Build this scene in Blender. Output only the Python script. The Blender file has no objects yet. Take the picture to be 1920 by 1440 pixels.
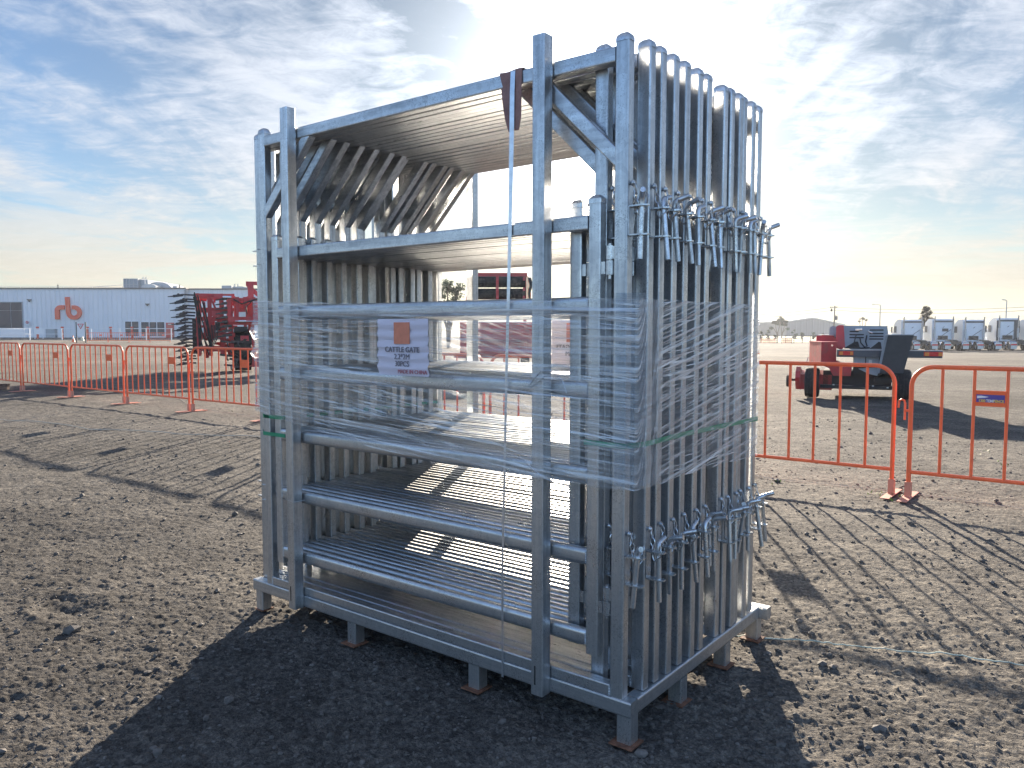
import bpy, math, random
import numpy as np
from mathutils import Vector, Matrix

random.seed(7)
scene = bpy.context.scene
col = scene.collection
R = math.radians

# ------------------------------------------------------------------ camera
YAW, PITCH, ROLL, FPX = 0.6623, -0.0682, 0.0006, 1470.3
CAM = Vector((1.2522, -2.2538, 1.402))
fw = Vector((-math.sin(YAW)*math.cos(PITCH), math.cos(YAW)*math.cos(PITCH), math.sin(PITCH)))
rt = Vector((math.cos(YAW), math.sin(YAW), 0))
up = rt.cross(fw)
rt2 = rt*math.cos(ROLL) + up*math.sin(ROLL)
up2 = -rt*math.sin(ROLL) + up*math.cos(ROLL)
cd = bpy.data.cameras.new('camera')
cam = bpy.data.objects.new('camera', cd)
col.objects.link(cam)
m = Matrix((rt2, up2, -fw)).transposed().to_4x4()
m.translation = CAM
cam.matrix_world = m
cd.sensor_fit = 'HORIZONTAL'
cd.sensor_width = 36
cd.lens = FPX/1920*36
cd.clip_start = 0.05
cd.clip_end = 6000
scene.camera = cam

# ------------------------------------------------------------------ sun, sky, exposure
SUN_EL = R(14.2)
SUN_AZ = math.atan2(-0.5361, 0.8753)          # from +Y towards +X
sun_dir = Vector((math.sin(SUN_AZ)*math.cos(SUN_EL), math.cos(SUN_AZ)*math.cos(SUN_EL), math.sin(SUN_EL)))
sl = bpy.data.lights.new('sun', 'SUN')
sl.energy = 5.0
sl.angle = R(0.53)
sl.color = (1.0, 0.87, 0.70)
so = bpy.data.objects.new('sun', sl)
so.rotation_euler = sun_dir.to_track_quat('Z', 'Y').to_euler()
so.location = (0, 0, 20)
col.objects.link(so)

scene.view_settings.view_transform = 'Standard'
scene.view_settings.look = 'None'
scene.view_settings.gamma = 1
scene.view_settings.exposure = 1.8
SKY_STRENGTH = 0.06
SEED = 12.7
CLOUD = 0.225
SKYTINT = (0.34, 0.46, 0.62)

class NT:
    """tiny node helper"""
    def __init__(s, tree):
        s.t = tree; s.n = tree.nodes; s.l = tree.links
    def add(s, kind, **kw):
        n = s.n.new(kind)
        for k, v in kw.items(): setattr(n, k, v)
        return n
    def put(s, sock, v):
        if isinstance(v, bpy.types.NodeSocket): s.l.new(v, sock)
        else: sock.default_value = v
    def math(s, op, a, b=0.0, c=None, clamp=False):
        n = s.add('ShaderNodeMath', operation=op); n.use_clamp = clamp
        s.put(n.inputs[0], a); s.put(n.inputs[1], b)
        if c is not None: s.put(n.inputs[2], c)
        return n.outputs[0]
    def vmath(s, op, a, b=(0, 0, 0)):
        n = s.add('ShaderNodeVectorMath', operation=op)
        s.put(n.inputs[0], a); s.put(n.inputs[1], b)
        return n.outputs['Value'] if op in ('DOT_PRODUCT', 'LENGTH') else n.outputs[0]
    def comb(s, x, y, z):
        n = s.add('ShaderNodeCombineXYZ')
        s.put(n.inputs[0], x); s.put(n.inputs[1], y); s.put(n.inputs[2], z)
        return n.outputs[0]
    def sep(s, v):
        n = s.add('ShaderNodeSeparateXYZ'); s.put(n.inputs[0], v); return n.outputs
    def noise(s, vec, scale=5, detail=4, rough=0.55, dist=0.0, w=None):
        n = s.add('ShaderNodeTexNoise')
        if w is not None: n.noise_dimensions = '4D'; n.inputs['W'].default_value = w
        s.put(n.inputs['Vector'], vec)
        n.inputs['Scale'].default_value = scale; n.inputs['Detail'].default_value = detail
        n.inputs['Roughness'].default_value = rough; n.inputs['Distortion'].default_value = dist
        return n.outputs['Fac']
    def ramp(s, fac, stops, interp='LINEAR'):
        n = s.add('ShaderNodeValToRGB'); cr = n.color_ramp; cr.interpolation = interp
        while len(cr.elements) < len(stops): cr.elements.new(0.5)
        for e, (p, c) in zip(cr.elements, stops):
            e.position = p
            e.color = (c, c, c, 1) if not isinstance(c, (tuple, list)) else (*c[:3], 1)
        s.put(n.inputs[0], fac)
        return n.outputs[0]
    def remap(s, v, a, b, c, d, clamp=True, smooth=False):
        n = s.add('ShaderNodeMapRange'); n.clamp = clamp
        if smooth: n.interpolation_type = 'SMOOTHSTEP'
        s.put(n.inputs[0], v)
        for i, q in enumerate((a, b, c, d)): s.put(n.inputs[i+1], q)
        return n.outputs[0]
    def mix(s, f, a, b, blend='MIX'):
        n = s.add('ShaderNodeMix', data_type='RGBA', blend_type=blend)
        s.put(n.inputs[0], f)
        for sock, v in ((n.inputs[6], a), (n.inputs[7], b)):
            if isinstance(v, (tuple, list)): v = (*v[:3], 1)
            s.put(sock, v)
        return n.outputs[2]

world = bpy.data.worlds.new("World")
scene.world = world
world.use_nodes = True
W = NT(world.node_tree)
bg = W.n['Background']
sky = W.add('ShaderNodeTexSky', sky_type='NISHITA')
sky.sun_disc = False
sky.sun_elevation = SUN_EL
sky.sun_rotation = SUN_AZ
sky.altitude = 50
sky.air_density = 1.0
sky.dust_density = 1.2
sky.ozone_density = 1.6
tc = W.add('ShaderNodeTexCoord')
D = W.vmath('NORMALIZE', tc.outputs['Generated'])
dx, dy, dz = W.sep(D)
# camera-yaw aligned axes of the sky dome, so that the cloud streets run the way they do in the photograph
sx = W.math('ADD', W.math('MULTIPLY', dx, math.cos(YAW)), W.math('MULTIPLY', dy, math.sin(YAW)))
sy = W.math('ADD', W.math('MULTIPLY', dx, -math.sin(YAW)), W.math('MULTIPLY', dy, math.cos(YAW)))
zz = W.math('ADD', W.math('MAXIMUM', dz, 0.0), 0.16)
qx = W.math('DIVIDE', sx, zz)
qy = W.math('DIVIDE', sy, zz)
sd = W.vmath('DOT_PRODUCT', D, tuple(sun_dir))
sdc = W.math('MAXIMUM', sd, 0.0)
# cirrus: broad patches drawn out into fibres that fan away from the sun side
P1 = W.comb(W.math('ADD', W.math('MULTIPLY', qx, 1.0), W.math('MULTIPLY', qy, -0.25)), W.math('MULTIPLY', qy, 0.75), 0.0)
big = W.noise(P1, 1.25, 4, 0.5, 0.5, w=SEED)
wisp = W.noise(W.comb(W.math('ADD', W.math('MULTIPLY', qx, 2.0), W.math('MULTIPLY', qy, -0.35)), W.math('MULTIPLY', qy, 0.85), 0.0), 1.5, 9, 0.62, 1.3, w=1.3)
fine = W.noise(W.comb(W.math('MULTIPLY', qx, 1.3), W.math('MULTIPLY', qy, 2.2), 0.0), 5.0, 9, 0.65, 0.9, w=8.1)
cl = W.math('ADD', W.math('MULTIPLY', big, 0.95), W.math('ADD', W.math('MULTIPLY', wisp, 0.80), W.math('MULTIPLY', fine, 0.55)))
mask = W.remap(cl, 0.99, 1.38, 0.0, 0.95, smooth=True)
# stratus streaks close to the horizon
lowp = W.noise(W.comb(W.math('MULTIPLY', sx, 1.3), 0.0, W.math('ADD', W.math('MULTIPLY', dz, 14.0), W.math('MULTIPLY', sx, 0.8))), 1.7, 8, 0.62, 0.9, w=5.0)
lowmask = W.math('MULTIPLY', W.remap(lowp, 0.44, 0.60, 0.0, 1.0, smooth=True), W.remap(dz, 0.04, 0.28, 0.9, 0.0, smooth=True))
hazeband = W.remap(dz, 0.0, 0.14, 0.72, 0.0, smooth=True)
sunveil = W.math('POWER', sdc, 50.0)
m1 = W.math('MAXIMUM', W.math('MAXIMUM', mask, lowmask), hazeband, clamp=True)
m1 = W.math('MULTIPLY', m1, W.remap(sd, -0.1, 0.75, 0.55, 1.0, smooth=True))
m2 = W.math('MAXIMUM', m1, W.math('MULTIPLY', sunveil, 0.95), clamp=True)
glow = W.math('ADD', W.math('ADD', CLOUD, W.math('MULTIPLY', W.math('POWER', sdc, 8.0), 0.05)),
              W.math('ADD', W.math('MULTIPLY', W.math('POWER', sdc, 48.0), 0.42), W.math('MULTIPLY', W.math('POWER', sdc, 260.0), 3.0)))
glow = W.math('MULTIPLY', glow, W.remap(dz, 0.0, 0.14, 0.86, 1.0))
glow = W.math('MULTIPLY', glow, W.math('ADD', 0.86, W.math('MULTIPLY', fine, 0.28)))
warm = W.remap(dz, 0.0, 0.26, 1.0, 0.0, smooth=True)
toward = W.remap(sd, -0.35, 0.75, 0.0, 1.0, smooth=True)
ccol = W.mix(warm, (0.93, 1.0, 1.12), (1.08, 0.975, 0.79))
ccol = W.mix(toward, (1.40, 1.48, 1.60), ccol)
cn = W.add('ShaderNodeVectorMath', operation='SCALE')
W.put(cn.inputs[0], ccol); W.put(cn.inputs['Scale'], W.math('MULTIPLY', glow, 1.0/SKY_STRENGTH))
skyc = W.mix(1.0, sky.outputs[0], SKYTINT, 'MULTIPLY')
skyc = W.mix(1.0, skyc, W.remap(sd, 0.80, 0.985, 1.0, 0.42), 'MULTIPLY')
skyc = W.mix(1.0, skyc, W.remap(sd, -0.1, 0.7, 2.6, 1.0, smooth=True), 'MULTIPLY')
out = W.mix(m2, skyc, cn.outputs[0])
W.l.new(out, bg.inputs['Color'])
bg.inputs['Strength'].default_value = SKY_STRENGTH

# ------------------------------------------------------------------ helpers
def tag(o, label=None, cat=None, group=None, kind=None):
    if label: o['label'] = label
    if cat: o['category'] = cat
    if group: o['group'] = group
    if kind: o['kind'] = kind
    return o

def empty(name, loc=(0, 0, 0), rz=0.0):
    o = bpy.data.objects.new(name, None)
    o.empty_display_size = 0.2
    o.location = loc; o.rotation_euler = (0, 0, rz)
    col.objects.link(o)
    return o

KIDS = {}
def thing(name, label, cat, loc=(0, 0, 0), rz=0.0, group=None):
    return tag(empty(name, loc, rz), label, cat, group)

def copy_tree(o, parent=None):
    c = o.copy(); col.objects.link(c)
    if parent is not None:
        c.parent = parent; c.matrix_parent_inverse = o.matrix_parent_inverse.copy()
    for ch in list(KIDS.get(o.name, ())):
        k = copy_tree(ch, c)
        KIDS.setdefault(c.name, []).append(k)
    return c

class MB:
    def __init__(s): s.v = []; s.f = []; s.sm = []
    def add(s, vs, fs, smooth=False):
        b = len(s.v); s.v += [tuple(q) for q in vs]
        for f in fs: s.f.append(tuple(i+b for i in f)); s.sm.append(smooth)
        return s
    def box(s, x0, x1, y0, y1, z0, z1):
        x0, x1 = sorted((x0, x1)); y0, y1 = sorted((y0, y1)); z0, z1 = sorted((z0, z1))
        v = [(x0,y0,z0),(x1,y0,z0),(x1,y1,z0),(x0,y1,z0),(x0,y0,z1),(x1,y0,z1),(x1,y1,z1),(x0,y1,z1)]
        return s.add(v, [(0,3,2,1),(4,5,6,7),(0,1,5,4),(1,2,6,5),(2,3,7,6),(3,0,4,7)])
    def bar(s, p0, p1, w, h, hint=(0, 0, 1), r=None, n=2, taper=1.0):
        """bar of rectangular section with rounded corners; w across, h along hint"""
        p0 = Vector(p0); p1 = Vector(p1); a = (p1-p0).normalized(); hv = Vector(hint)
        u = a.cross(hv)
        if u.length < 1e-4: u = a.cross(Vector((1, 0, 0)))
        u.normalize(); v = u.cross(a).normalized()
        if r is None: r = min(w, h)*0.12
        pr = []
        for sx_, sy_, a0 in ((1,1,0),(-1,1,90),(-1,-1,180),(1,-1,270)):
            for k in range(n+1):
                t = R(a0+90*k/n)
                pr.append((sx_*(w/2-r)+r*math.cos(t), sy_*(h/2-r)+r*math.sin(t)))
        N = len(pr)
        vs = [p0+u*x+v*y for x, y in pr]+[p1+u*x*taper+v*y*taper for x, y in pr]
        fs = [(i, (i+1) % N, N+(i+1) % N, N+i) for i in range(N)]
        b = len(s.v)
        s.add(vs, fs, n > 4)
        s.add(vs[:N], [tuple(reversed(range(N)))]); s.add(vs[N:], [tuple(range(N))])
        return s
    def tube(s, pts, r, seg=8, caps=True, r1=None, closed=False):
        pts = [Vector(p) for p in pts]; n = len(pts)
        vs = []; pu = None
        for i, p in enumerate(pts):
            if closed: t = pts[(i+1) % n]-pts[i-1]
            else: t = pts[min(i+1, n-1)]-pts[max(i-1, 0)]
            t.normalize()
            if pu is None:
                u = t.cross(Vector((0, 0, 1)))
                if u.length < 1e-3: u = t.cross(Vector((1, 0, 0)))
            else: u = pu-t*pu.dot(t)
            u.normalize(); pu = u.copy(); w = t.cross(u)
            rr = r if r1 is None else r+(r1-r)*i/max(1, n-1)
            vs += [p+u*rr*math.cos(2*math.pi*k/seg)+w*rr*math.sin(2*math.pi*k/seg) for k in range(seg)]
        fs = []
        for i in range(n if closed else n-1):
            a = i*seg; b = ((i+1) % n)*seg
            fs += [(a+k, a+(k+1) % seg, b+(k+1) % seg, b+k) for k in range(seg)]
        s.add(vs, fs, True)
        if caps and not closed:
            s.add(vs[:seg], [tuple(reversed(range(seg)))]); s.add(vs[-seg:], [tuple(range(seg))])
        return s
    def cyl(s, p0, p1, r, seg=16, r1=None): return s.tube([p0, p1], r, seg, True, r1)
    def prism(s, poly, axis, a, b):
        """extrude 2-D outline along axis between a and b"""
        def P(q, t):
            return {'x': (t, q[0], q[1]), 'y': (q[0], t, q[1]), 'z': (q[0], q[1], t)}[axis]
        N = len(poly)
        vs = [P(q, a) for q in poly]+[P(q, b) for q in poly]
        fs = [(i, (i+1) % N, N+(i+1) % N, N+i) for i in range(N)]+[tuple(reversed(range(N))), tuple(range(N, 2*N))]
        return s.add(vs, fs)
    def lathe(s, prof, c, axis='x', seg=28, smooth=True):
        """prof: (along axis, radius)"""
        vs = []
        for t, r in prof:
            for k in range(seg):
                a = 2*math.pi*k/seg; p = (r*math.cos(a), r*math.sin(a))
                q = {'x': (t, p[0], p[1]), 'y': (p[0], t, p[1]), 'z': (p[0], p[1], t)}[axis]
                vs.append((c[0]+q[0], c[1]+q[1], c[2]+q[2]))
        fs = []
        for i in range(len(prof)-1):
            fs += [(i*seg+k, i*seg+(k+1) % seg, (i+1)*seg+(k+1) % seg, (i+1)*seg+k) for k in range(seg)]
        return s.add(vs, fs, smooth)
    def build(s, name, mat, parent=None, loc=None, fix=True):
        me = bpy.data.meshes.new(name)
        me.from_pydata([tuple(v) for v in s.v], [], s.f)
        me.polygons.foreach_set('use_smooth', s.sm)
        me.materials.append(mat)
        if fix:
            import bmesh
            bm = bmesh.new(); bm.from_mesh(me)
            bmesh.ops.remove_doubles(bm, verts=bm.verts, dist=1e-5)
            bmesh.ops.recalc_face_normals(bm, faces=bm.faces)
            for e in bm.edges:
                if len(e.link_faces) == 2 and e.calc_face_angle(0) > R(38): e.smooth = False
            bm.to_mesh(me); bm.free()
        me.update()
        o = bpy.data.objects.new(name, me)
        if loc: o.location = loc
        col.objects.link(o)
        if parent is not None:
            o.parent = parent; KIDS.setdefault(parent.name, []).append(o)
        return o

def text_mesh(txt, size, mat, name, parent, loc, rot=(R(90), 0, 0), extrude=0.0006, align='CENTER', sx=1.0, bold=0.0):
    cu = bpy.data.curves.new(name+'_c', 'FONT')
    cu.body = txt; cu.size = size; cu.extrude = extrude; cu.align_x = align; cu.align_y = 'CENTER'
    cu.offset = bold; cu.resolution_u = 3
    to = bpy.data.objects.new('tmp', cu)
    me = bpy.data.meshes.new_from_object(to)
    bpy.data.objects.remove(to)
    me.materials.clear(); me.materials.append(mat)
    o = bpy.data.objects.new(name, me); o.location = loc; o.rotation_euler = rot; o.scale = (sx, 1, 1)
    col.objects.link(o)
    o.parent = parent; KIDS.setdefault(parent.name, []).append(o)
    return o

# ------------------------------------------------------------------ materials
def mat_new(name):
    mt = bpy.data.materials.new(name); mt.use_nodes = True
    t = NT(mt.node_tree); b = t.n['Principled BSDF']
    return mt, t, b

def paint(name, c, rough=0.5, metal=0.0, var=0.12, scale=6.0, dirt=None, bump=0.0, coat=0.0, spec=0.5):
    mt, t, b = mat_new(name)
    tcn = t.add('ShaderNodeTexCoord').outputs['Object']
    n1 = t.noise(tcn, scale, 5, 0.6)
    n2 = t.noise(tcn, scale*7, 3, 0.6)
    c1 = tuple(max(0, q*(1-var)) for q in c); c2 = tuple(min(1, q*(1+var)) for q in c)
    base = t.mix(t.remap(n1, 0.3, 0.7, 0, 1), c1, c2)
    if dirt:
        base = t.mix(t.remap(t.noise(tcn, scale*1.7, 8, 0.7, 0.5), 0.50, 0.72, 0, dirt[3]), base, dirt[:3])
    t.l.new(base, b.inputs['Base Color'])
    t.l.new(t.remap(n2, 0.3, 0.7, rough*0.85, min(1, rough*1.15)), b.inputs['Roughness'])
    b.inputs['Metallic'].default_value = metal
    b.inputs['Coat Weight'].default_value = coat
    b.inputs['Specular IOR Level'].default_value = spec
    if bump:
        bn = t.add('ShaderNodeBump'); bn.inputs['Strength'].default_value = bump; bn.inputs['Distance'].default_value = 0.002
        t.l.new(n2, bn.inputs['Height']); t.l.new(bn.outputs[0], b.inputs['Normal'])
    return mt

def galv(name, base=0.57, rough=0.32, streak=(1, 1, 0.06)):
    mt, t, b = mat_new(name)
    tx = t.add('ShaderNodeTexCoord').outputs['Object']
    oi = t.add('ShaderNodeObjectInfo')
    off = t.comb(oi.outputs['Random'], t.math('MULTIPLY', oi.outputs['Random'], 7.3), t.math('MULTIPLY', oi.outputs['Random'], 3.1))
    vec = t.vmath('ADD', tx, t.vmath('MULTIPLY', off, (10, 10, 10)))
    st = t.noise(t.vmath('MULTIPLY', vec, streak), 34, 6, 0.65)
    mo = t.noise(vec, 7, 5, 0.6, 0.3)
    sp = t.noise(vec, 190, 4, 0.75)
    vo = t.add('ShaderNodeTexVoronoi'); vo.inputs['Scale'].default_value = 55
    t.l.new(vec, vo.inputs['Vector'])
    spang = t.sep(vo.outputs['Color'])[0]
    val = t.math('ADD', t.math('ADD', t.math('MULTIPLY', t.math('SUBTRACT', st, 0.5), 1.25), t.math('MULTIPLY', t.math('SUBTRACT', mo, 0.5), 0.50)),
                 t.math('MULTIPLY', t.math('SUBTRACT', spang, 0.5), 0.14))
    speck = t.remap(t.math('ADD', sp, t.math('MULTIPLY', mo, 0.5)), 0.80, 0.94, 0, 0.7)
    bright = t.math('ADD', val, t.math('ADD', 0.5, t.math('MULTIPLY', t.math('SUBTRACT', oi.outputs['Random'], 0.5), 0.12)))
    c = t.ramp(bright, [(0.15, (base*0.62, base*0.66, base*0.70)), (0.5, (base, base*1.02, base*1.04)), (0.85, (base*1.35, base*1.36, base*1.36))])
    c = t.mix(speck, c, (base*0.35, base*0.36, base*0.37))
    t.l.new(c, b.inputs['Base Color'])
    b.inputs['Metallic'].default_value = 0.88
    t.l.new(t.remap(bright, 0.2, 0.8, rough+0.13, rough-0.06), b.inputs['Roughness'])
    bn = t.add('ShaderNodeBump'); bn.inputs['Strength'].default_value = 0.35; bn.inputs['Distance'].default_value = 0.0012
    t.l.new(t.math('ADD', st, t.math('MULTIPLY', sp, 0.5)), bn.inputs['Height']); t.l.new(bn.outputs[0], b.inputs['Normal'])
    return mt

M = dict(
    galv_v=galv('galvanised steel vertical'),
    galv_h=galv('galvanised steel horizontal', streak=(0.06, 1, 1)),
    galv_y=galv('galvanised steel depth', streak=(1, 0.06, 1)),
    zinc=galv('bright zinc', 0.60, 0.28, (1, 1, 0.5)),
    orange=paint('orange barrier paint', (0.90, 0.15, 0.050), 0.42, var=0.10, dirt=(0.45, 0.16, 0.10, 0.3), bump=0.2),
    orange_flat=paint('orange sign plate', (0.90, 0.13, 0.03), 0.45, var=0.05),
    foot=paint('faded orange foot plate', (0.62, 0.25, 0.17), 0.6, var=0.2, dirt=(0.3, 0.2, 0.15, 0.5)),
    red=paint('machine red paint', (0.50, 0.040, 0.045), 0.45, var=0.2, scale=3, dirt=(0.18, 0.10, 0.08, 0.6)),
    red2=paint('faded red paint', (0.54, 0.065, 0.075), 0.5, var=0.15, scale=3, dirt=(0.30, 0.12, 0.11, 0.4)),
    darkgrey=paint('dark grey sheet', (0.080, 0.092, 0.10), 0.55, var=0.15),
    midgrey=paint('blue grey panel', (0.30, 0.35, 0.39), 0.5, var=0.1),
    black=paint('black steel', (0.02, 0.02, 0.022), 0.5, var=0.3),
    shank=paint('worn black steel shank', (0.05, 0.05, 0.055), 0.3, 0.6, var=0.4, scale=12, dirt=(0.25, 0.24, 0.23, 0.5)),
    rubber=paint('tyre rubber', (0.022, 0.022, 0.023), 0.85, var=0.25, dirt=(0.10, 0.09, 0.08, 0.6)),
    rim=paint('grey rim', (0.45, 0.46, 0.47), 0.4, 0.4),
    chrome=paint('chrome', (0.75, 0.76, 0.78), 0.12, 1.0, var=0.05),
    white=paint('white truck paint', (0.72, 0.76, 0.80), 0.3, var=0.05, dirt=(0.5, 0.5, 0.5, 0.3), coat=0.3),
    glass=paint('dark glass', (0.018, 0.034, 0.060), 0.35, var=0.2, spec=0.25),
    amber=paint('amber lens', (0.75, 0.25, 0.05), 0.25, var=0.1),
    redlens=paint('red lens', (0.65, 0.03, 0.03), 0.25, var=0.1),
    plate=paint('pale plastic plate', (0.65, 0.65, 0.62), 0.5),
    timber=paint('old timber', (0.16, 0.09, 0.06), 0.8, var=0.4, scale=12),
    brown=paint('brown cardboard pad', (0.30, 0.17, 0.15), 0.85, var=0.25, scale=18, bump=0.6),
    green=paint('green plastic strap', (0.02, 0.26, 0.13), 0.35, var=0.15, scale=20),
    rust=paint('rusty foot plate', (0.17, 0.075, 0.042), 0.9, var=0.5, scale=40, bump=0.8),
    strap=paint('bright steel strap', (0.75, 0.77, 0.80), 0.32, 0.9, var=0.15, scale=30),
    twine=paint('twine', (0.36, 0.43, 0.39), 0.8, var=0.4, scale=4),
    string=paint('white string', (0.55, 0.52, 0.45), 0.8, var=0.3, scale=4),
    wallw=None, bollard=paint('orange red bollard', (0.70, 0.09, 0.05), 0.5),
    postw=paint('white post paint', (0.75, 0.77, 0.80), 0.5),
    darkpost=paint('dark sign post', (0.05, 0.06, 0.07), 0.6),
    signw=paint('white sign face', (0.75, 0.76, 0.78), 0.4, var=0.04),
    signr=paint('red sign print', (0.55, 0.03, 0.06), 0.4, var=0.05),
    ink=paint('black print', (0.03, 0.03, 0.035), 0.7, var=0.05),
    inkr=paint('faded print', (0.50, 0.18, 0.20), 0.7, var=0.05),
    logo=paint('orange red logo', (0.80, 0.10, 0.05), 0.45, var=0.06),
    blue=paint('blue sticker', (0.06, 0.04, 0.28), 0.35, var=0.05),
    fadeo=paint('faded orange print', (0.72, 0.25, 0.15), 0.7, var=0.12, scale=30), fadei=paint('faded black print', (0.20, 0.18, 0.20), 0.7, var=0.1),
    yellow=paint('yellow print', (0.85, 0.55, 0.05), 0.4, var=0.05),
    bark=paint('bark', (0.14, 0.11, 0.085), 0.9, var=0.3, scale=9),
    pole=paint('weathered pole', (0.16, 0.14, 0.12), 0.85, var=0.2),
    cloth=paint('cone plastic', (0.62, 0.55, 0.35), 0.5),
)

def wall_mat(name, c, rib=1.0, axis=0):
    mt, t, b = mat_new(name)
    tx = t.add('ShaderNodeTexCoord').outputs['Object']
    o = t.sep(tx)
    wv = t.math('PINGPONG', t.math('MULTIPLY', o[axis], 1.0/rib), 1.0)
    edge = t.remap(wv, 0.70, 0.92, 0, 1, smooth=True)
    n = t.noise(t.vmath('MULTIPLY', tx, (1, 1, 0.3)), 0.35, 5, 0.6)
    base = t.mix(t.remap(n, 0.35, 0.65, 0, 1), tuple(q*0.92 for q in c), c)
    t.l.new(base, b.inputs['Base Color'])
    b.inputs['Roughness'].default_value = 0.45
    bn = t.add('ShaderNodeBump'); bn.inputs['Strength'].default_value = 0.9; bn.inputs['Distance'].default_value = 0.08
    t.l.new(edge, bn.inputs['Height']); t.l.new(bn.outputs[0], b.inputs['Normal'])
    return mt
M['wallw'] = wall_mat('white ribbed cladding', (0.74, 0.76, 0.79), 0.45)
M['shed'] = wall_mat('grey corrugated shed', (0.20, 0.20, 0.21), 1.2)
M['shedlight'] = wall_mat('pale corrugated shed', (0.40, 0.38, 0.36), 1.2)
M['roof'] = paint('roof sheet', (0.42, 0.44, 0.46), 0.5)

def leaf_mat(name, c):
    mt, t, b = mat_new(name)
    oi = t.noise(t.add('ShaderNodeTexCoord').outputs['Object'], 0.9, 4, 0.6)
    base = t.mix(t.remap(oi, 0.3, 0.7, 0, 1), tuple(q*0.55 for q in c), tuple(q*1.5 for q in c))
    t.l.new(base, b.inputs['Base Color']); b.inputs['Roughness'].default_value = 0.6
    tr = t.add('ShaderNodeBsdfTranslucent'); t.l.new(base, tr.inputs[0])
    mx = t.add('ShaderNodeMixShader'); mx.inputs[0].default_value = 0.35
    t.l.new(b.outputs[0], mx.inputs[1]); t.l.new(tr.outputs[0], mx.inputs[2])
    t.l.new(mx.outputs[0], t.n['Material Output'].inputs[0])
    return mt
M['leaf'] = leaf_mat('eucalypt leaves', (0.055, 0.075, 0.045))
M['leafdark'] = leaf_mat('dark shrub leaves', (0.04, 0.06, 0.035))
M['leafbrown'] = leaf_mat('brownish leaves', (0.085, 0.075, 0.05))

def film_mat():
    mt, t, b = mat_new('clear stretch film')
    t.n.remove(b)
    uvn = t.add('ShaderNodeUVMap'); uvn.uv_map = 'film'
    u, v, _ = t.sep(uvn.outputs[0])
    side = t.remap(u, 2.12, 2.3, 0.0, 1.0, smooth=True)       # right-hand face of the bundle
    # winding slope differs from face to face
    v2 = t.math('ADD', v, t.math('MULTIPLY', u, t.math('SUBTRACT', t.math('MULTIPLY', t.remap(v, 0.85, 1.5, 1, 0), 0.07), t.math('MULTIPLY', side, 0.16))))
    def lay(su, sv, sc, det, dist, w, vv=v2):
        return t.noise(t.comb(t.math('MULTIPLY', u, su), 0.0, t.math('MULTIPLY', vv, sv)), sc, det, 0.6, dist, w=w)
    f1 = lay(0.7, 30, 2.2, 5, 0.35, 1.0)
    f2 = lay(1.3, 100, 1.6, 4, 0.2, 4.0)
    f3 = lay(2.2, 190, 1.2, 3, 0.15, 9.0, t.math('ADD', v2, t.math('MULTIPLY', u, 0.09)))
    zone = lay(0.9, 3.2, 1.4, 3, 0.2, 2.0, v)
    patch = t.noise(t.comb(t.math('MULTIPLY', u, 3.0), 0.0, t.math('MULTIPLY', v, 9.0)), 1.3, 3, 0.6, 0.6, w=6.0)
    line = t.math('MAXIMUM', t.math('MULTIPLY', t.remap(f1, 0.535, 0.63, 0, 1), 0.9), t.math('MULTIPLY', t.remap(f2, 0.525, 0.59, 0, 1), t.remap(patch, 0.34, 0.58, 0.4, 1)))
    line = t.math('MAXIMUM', line, t.math('MULTIPLY', t.remap(f3, 0.55, 0.61, 0, 1), t.remap(patch, 0.40, 0.56, 0.15, 1.0)))
    dens = t.math('MULTIPLY', line, t.remap(zone, 0.35, 0.60, 0.45, 1.0))
    alpha = t.math('ADD', t.math('ADD', 0.105, t.math('MULTIPLY', side, -0.03)), t.math('MULTIPLY', dens, t.math('ADD', 0.62, t.math('MULTIPLY', side, 0.20))), clamp=True)
    alpha = t.math('MULTIPLY', alpha, t.remap(u, 3.25, 3.5, 1.0, 0.38))
    hgt = t.math('ADD', t.math('MULTIPLY', f1, 1.0), t.math('ADD', t.math('MULTIPLY', f2, 0.6), t.math('MULTIPLY', f3, 0.3)))
    bn = t.add('ShaderNodeBump'); bn.inputs['Strength'].default_value = 0.9; bn.inputs['Distance'].default_value = 0.004
    t.l.new(hgt, bn.inputs['Height'])
    gl = t.add('ShaderNodeBsdfGlossy'); gl.inputs['Roughness'].default_value = 0.25; gl.inputs['Color'].default_value = (0.95, 0.97, 1, 1)
    t.l.new(bn.outputs[0], gl.inputs['Normal'])
    di = t.add('ShaderNodeBsdfDiffuse'); di.inputs['Color'].default_value = (0.93, 0.95, 0.97, 1)
    t.l.new(bn.outputs[0], di.inputs['Normal'])
    tl = t.add('ShaderNodeBsdfTranslucent'); tl.inputs['Color'].default_value = (0.85, 0.88, 0.92, 1)
    t.l.new(bn.outputs[0], tl.inputs['Normal'])
    m1_ = t.add('ShaderNodeMixShader'); m1_.inputs[0].default_value = 0.22
    t.l.new(di.outputs[0], m1_.inputs[1]); t.l.new(tl.outputs[0], m1_.inputs[2])
    m2_ = t.add('ShaderNodeMixShader'); m2_.inputs[0].default_value = 0.40
    t.l.new(m1_.outputs[0], m2_.inputs[1]); t.l.new(gl.outputs[0], m2_.inputs[2])
    tp = t.add('ShaderNodeBsdfTransparent'); tp.inputs['Color'].default_value = (0.97, 0.98, 0.99, 1)
    mx = t.add('ShaderNodeMixShader'); t.l.new(alpha, mx.inputs[0])
    t.l.new(tp.outputs[0], mx.inputs[1]); t.l.new(m2_.outputs[0], mx.inputs[2])
    t.l.new(mx.outputs[0], t.n['Material Output'].inputs[0])
    return mt
M['film'] = film_mat()

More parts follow.
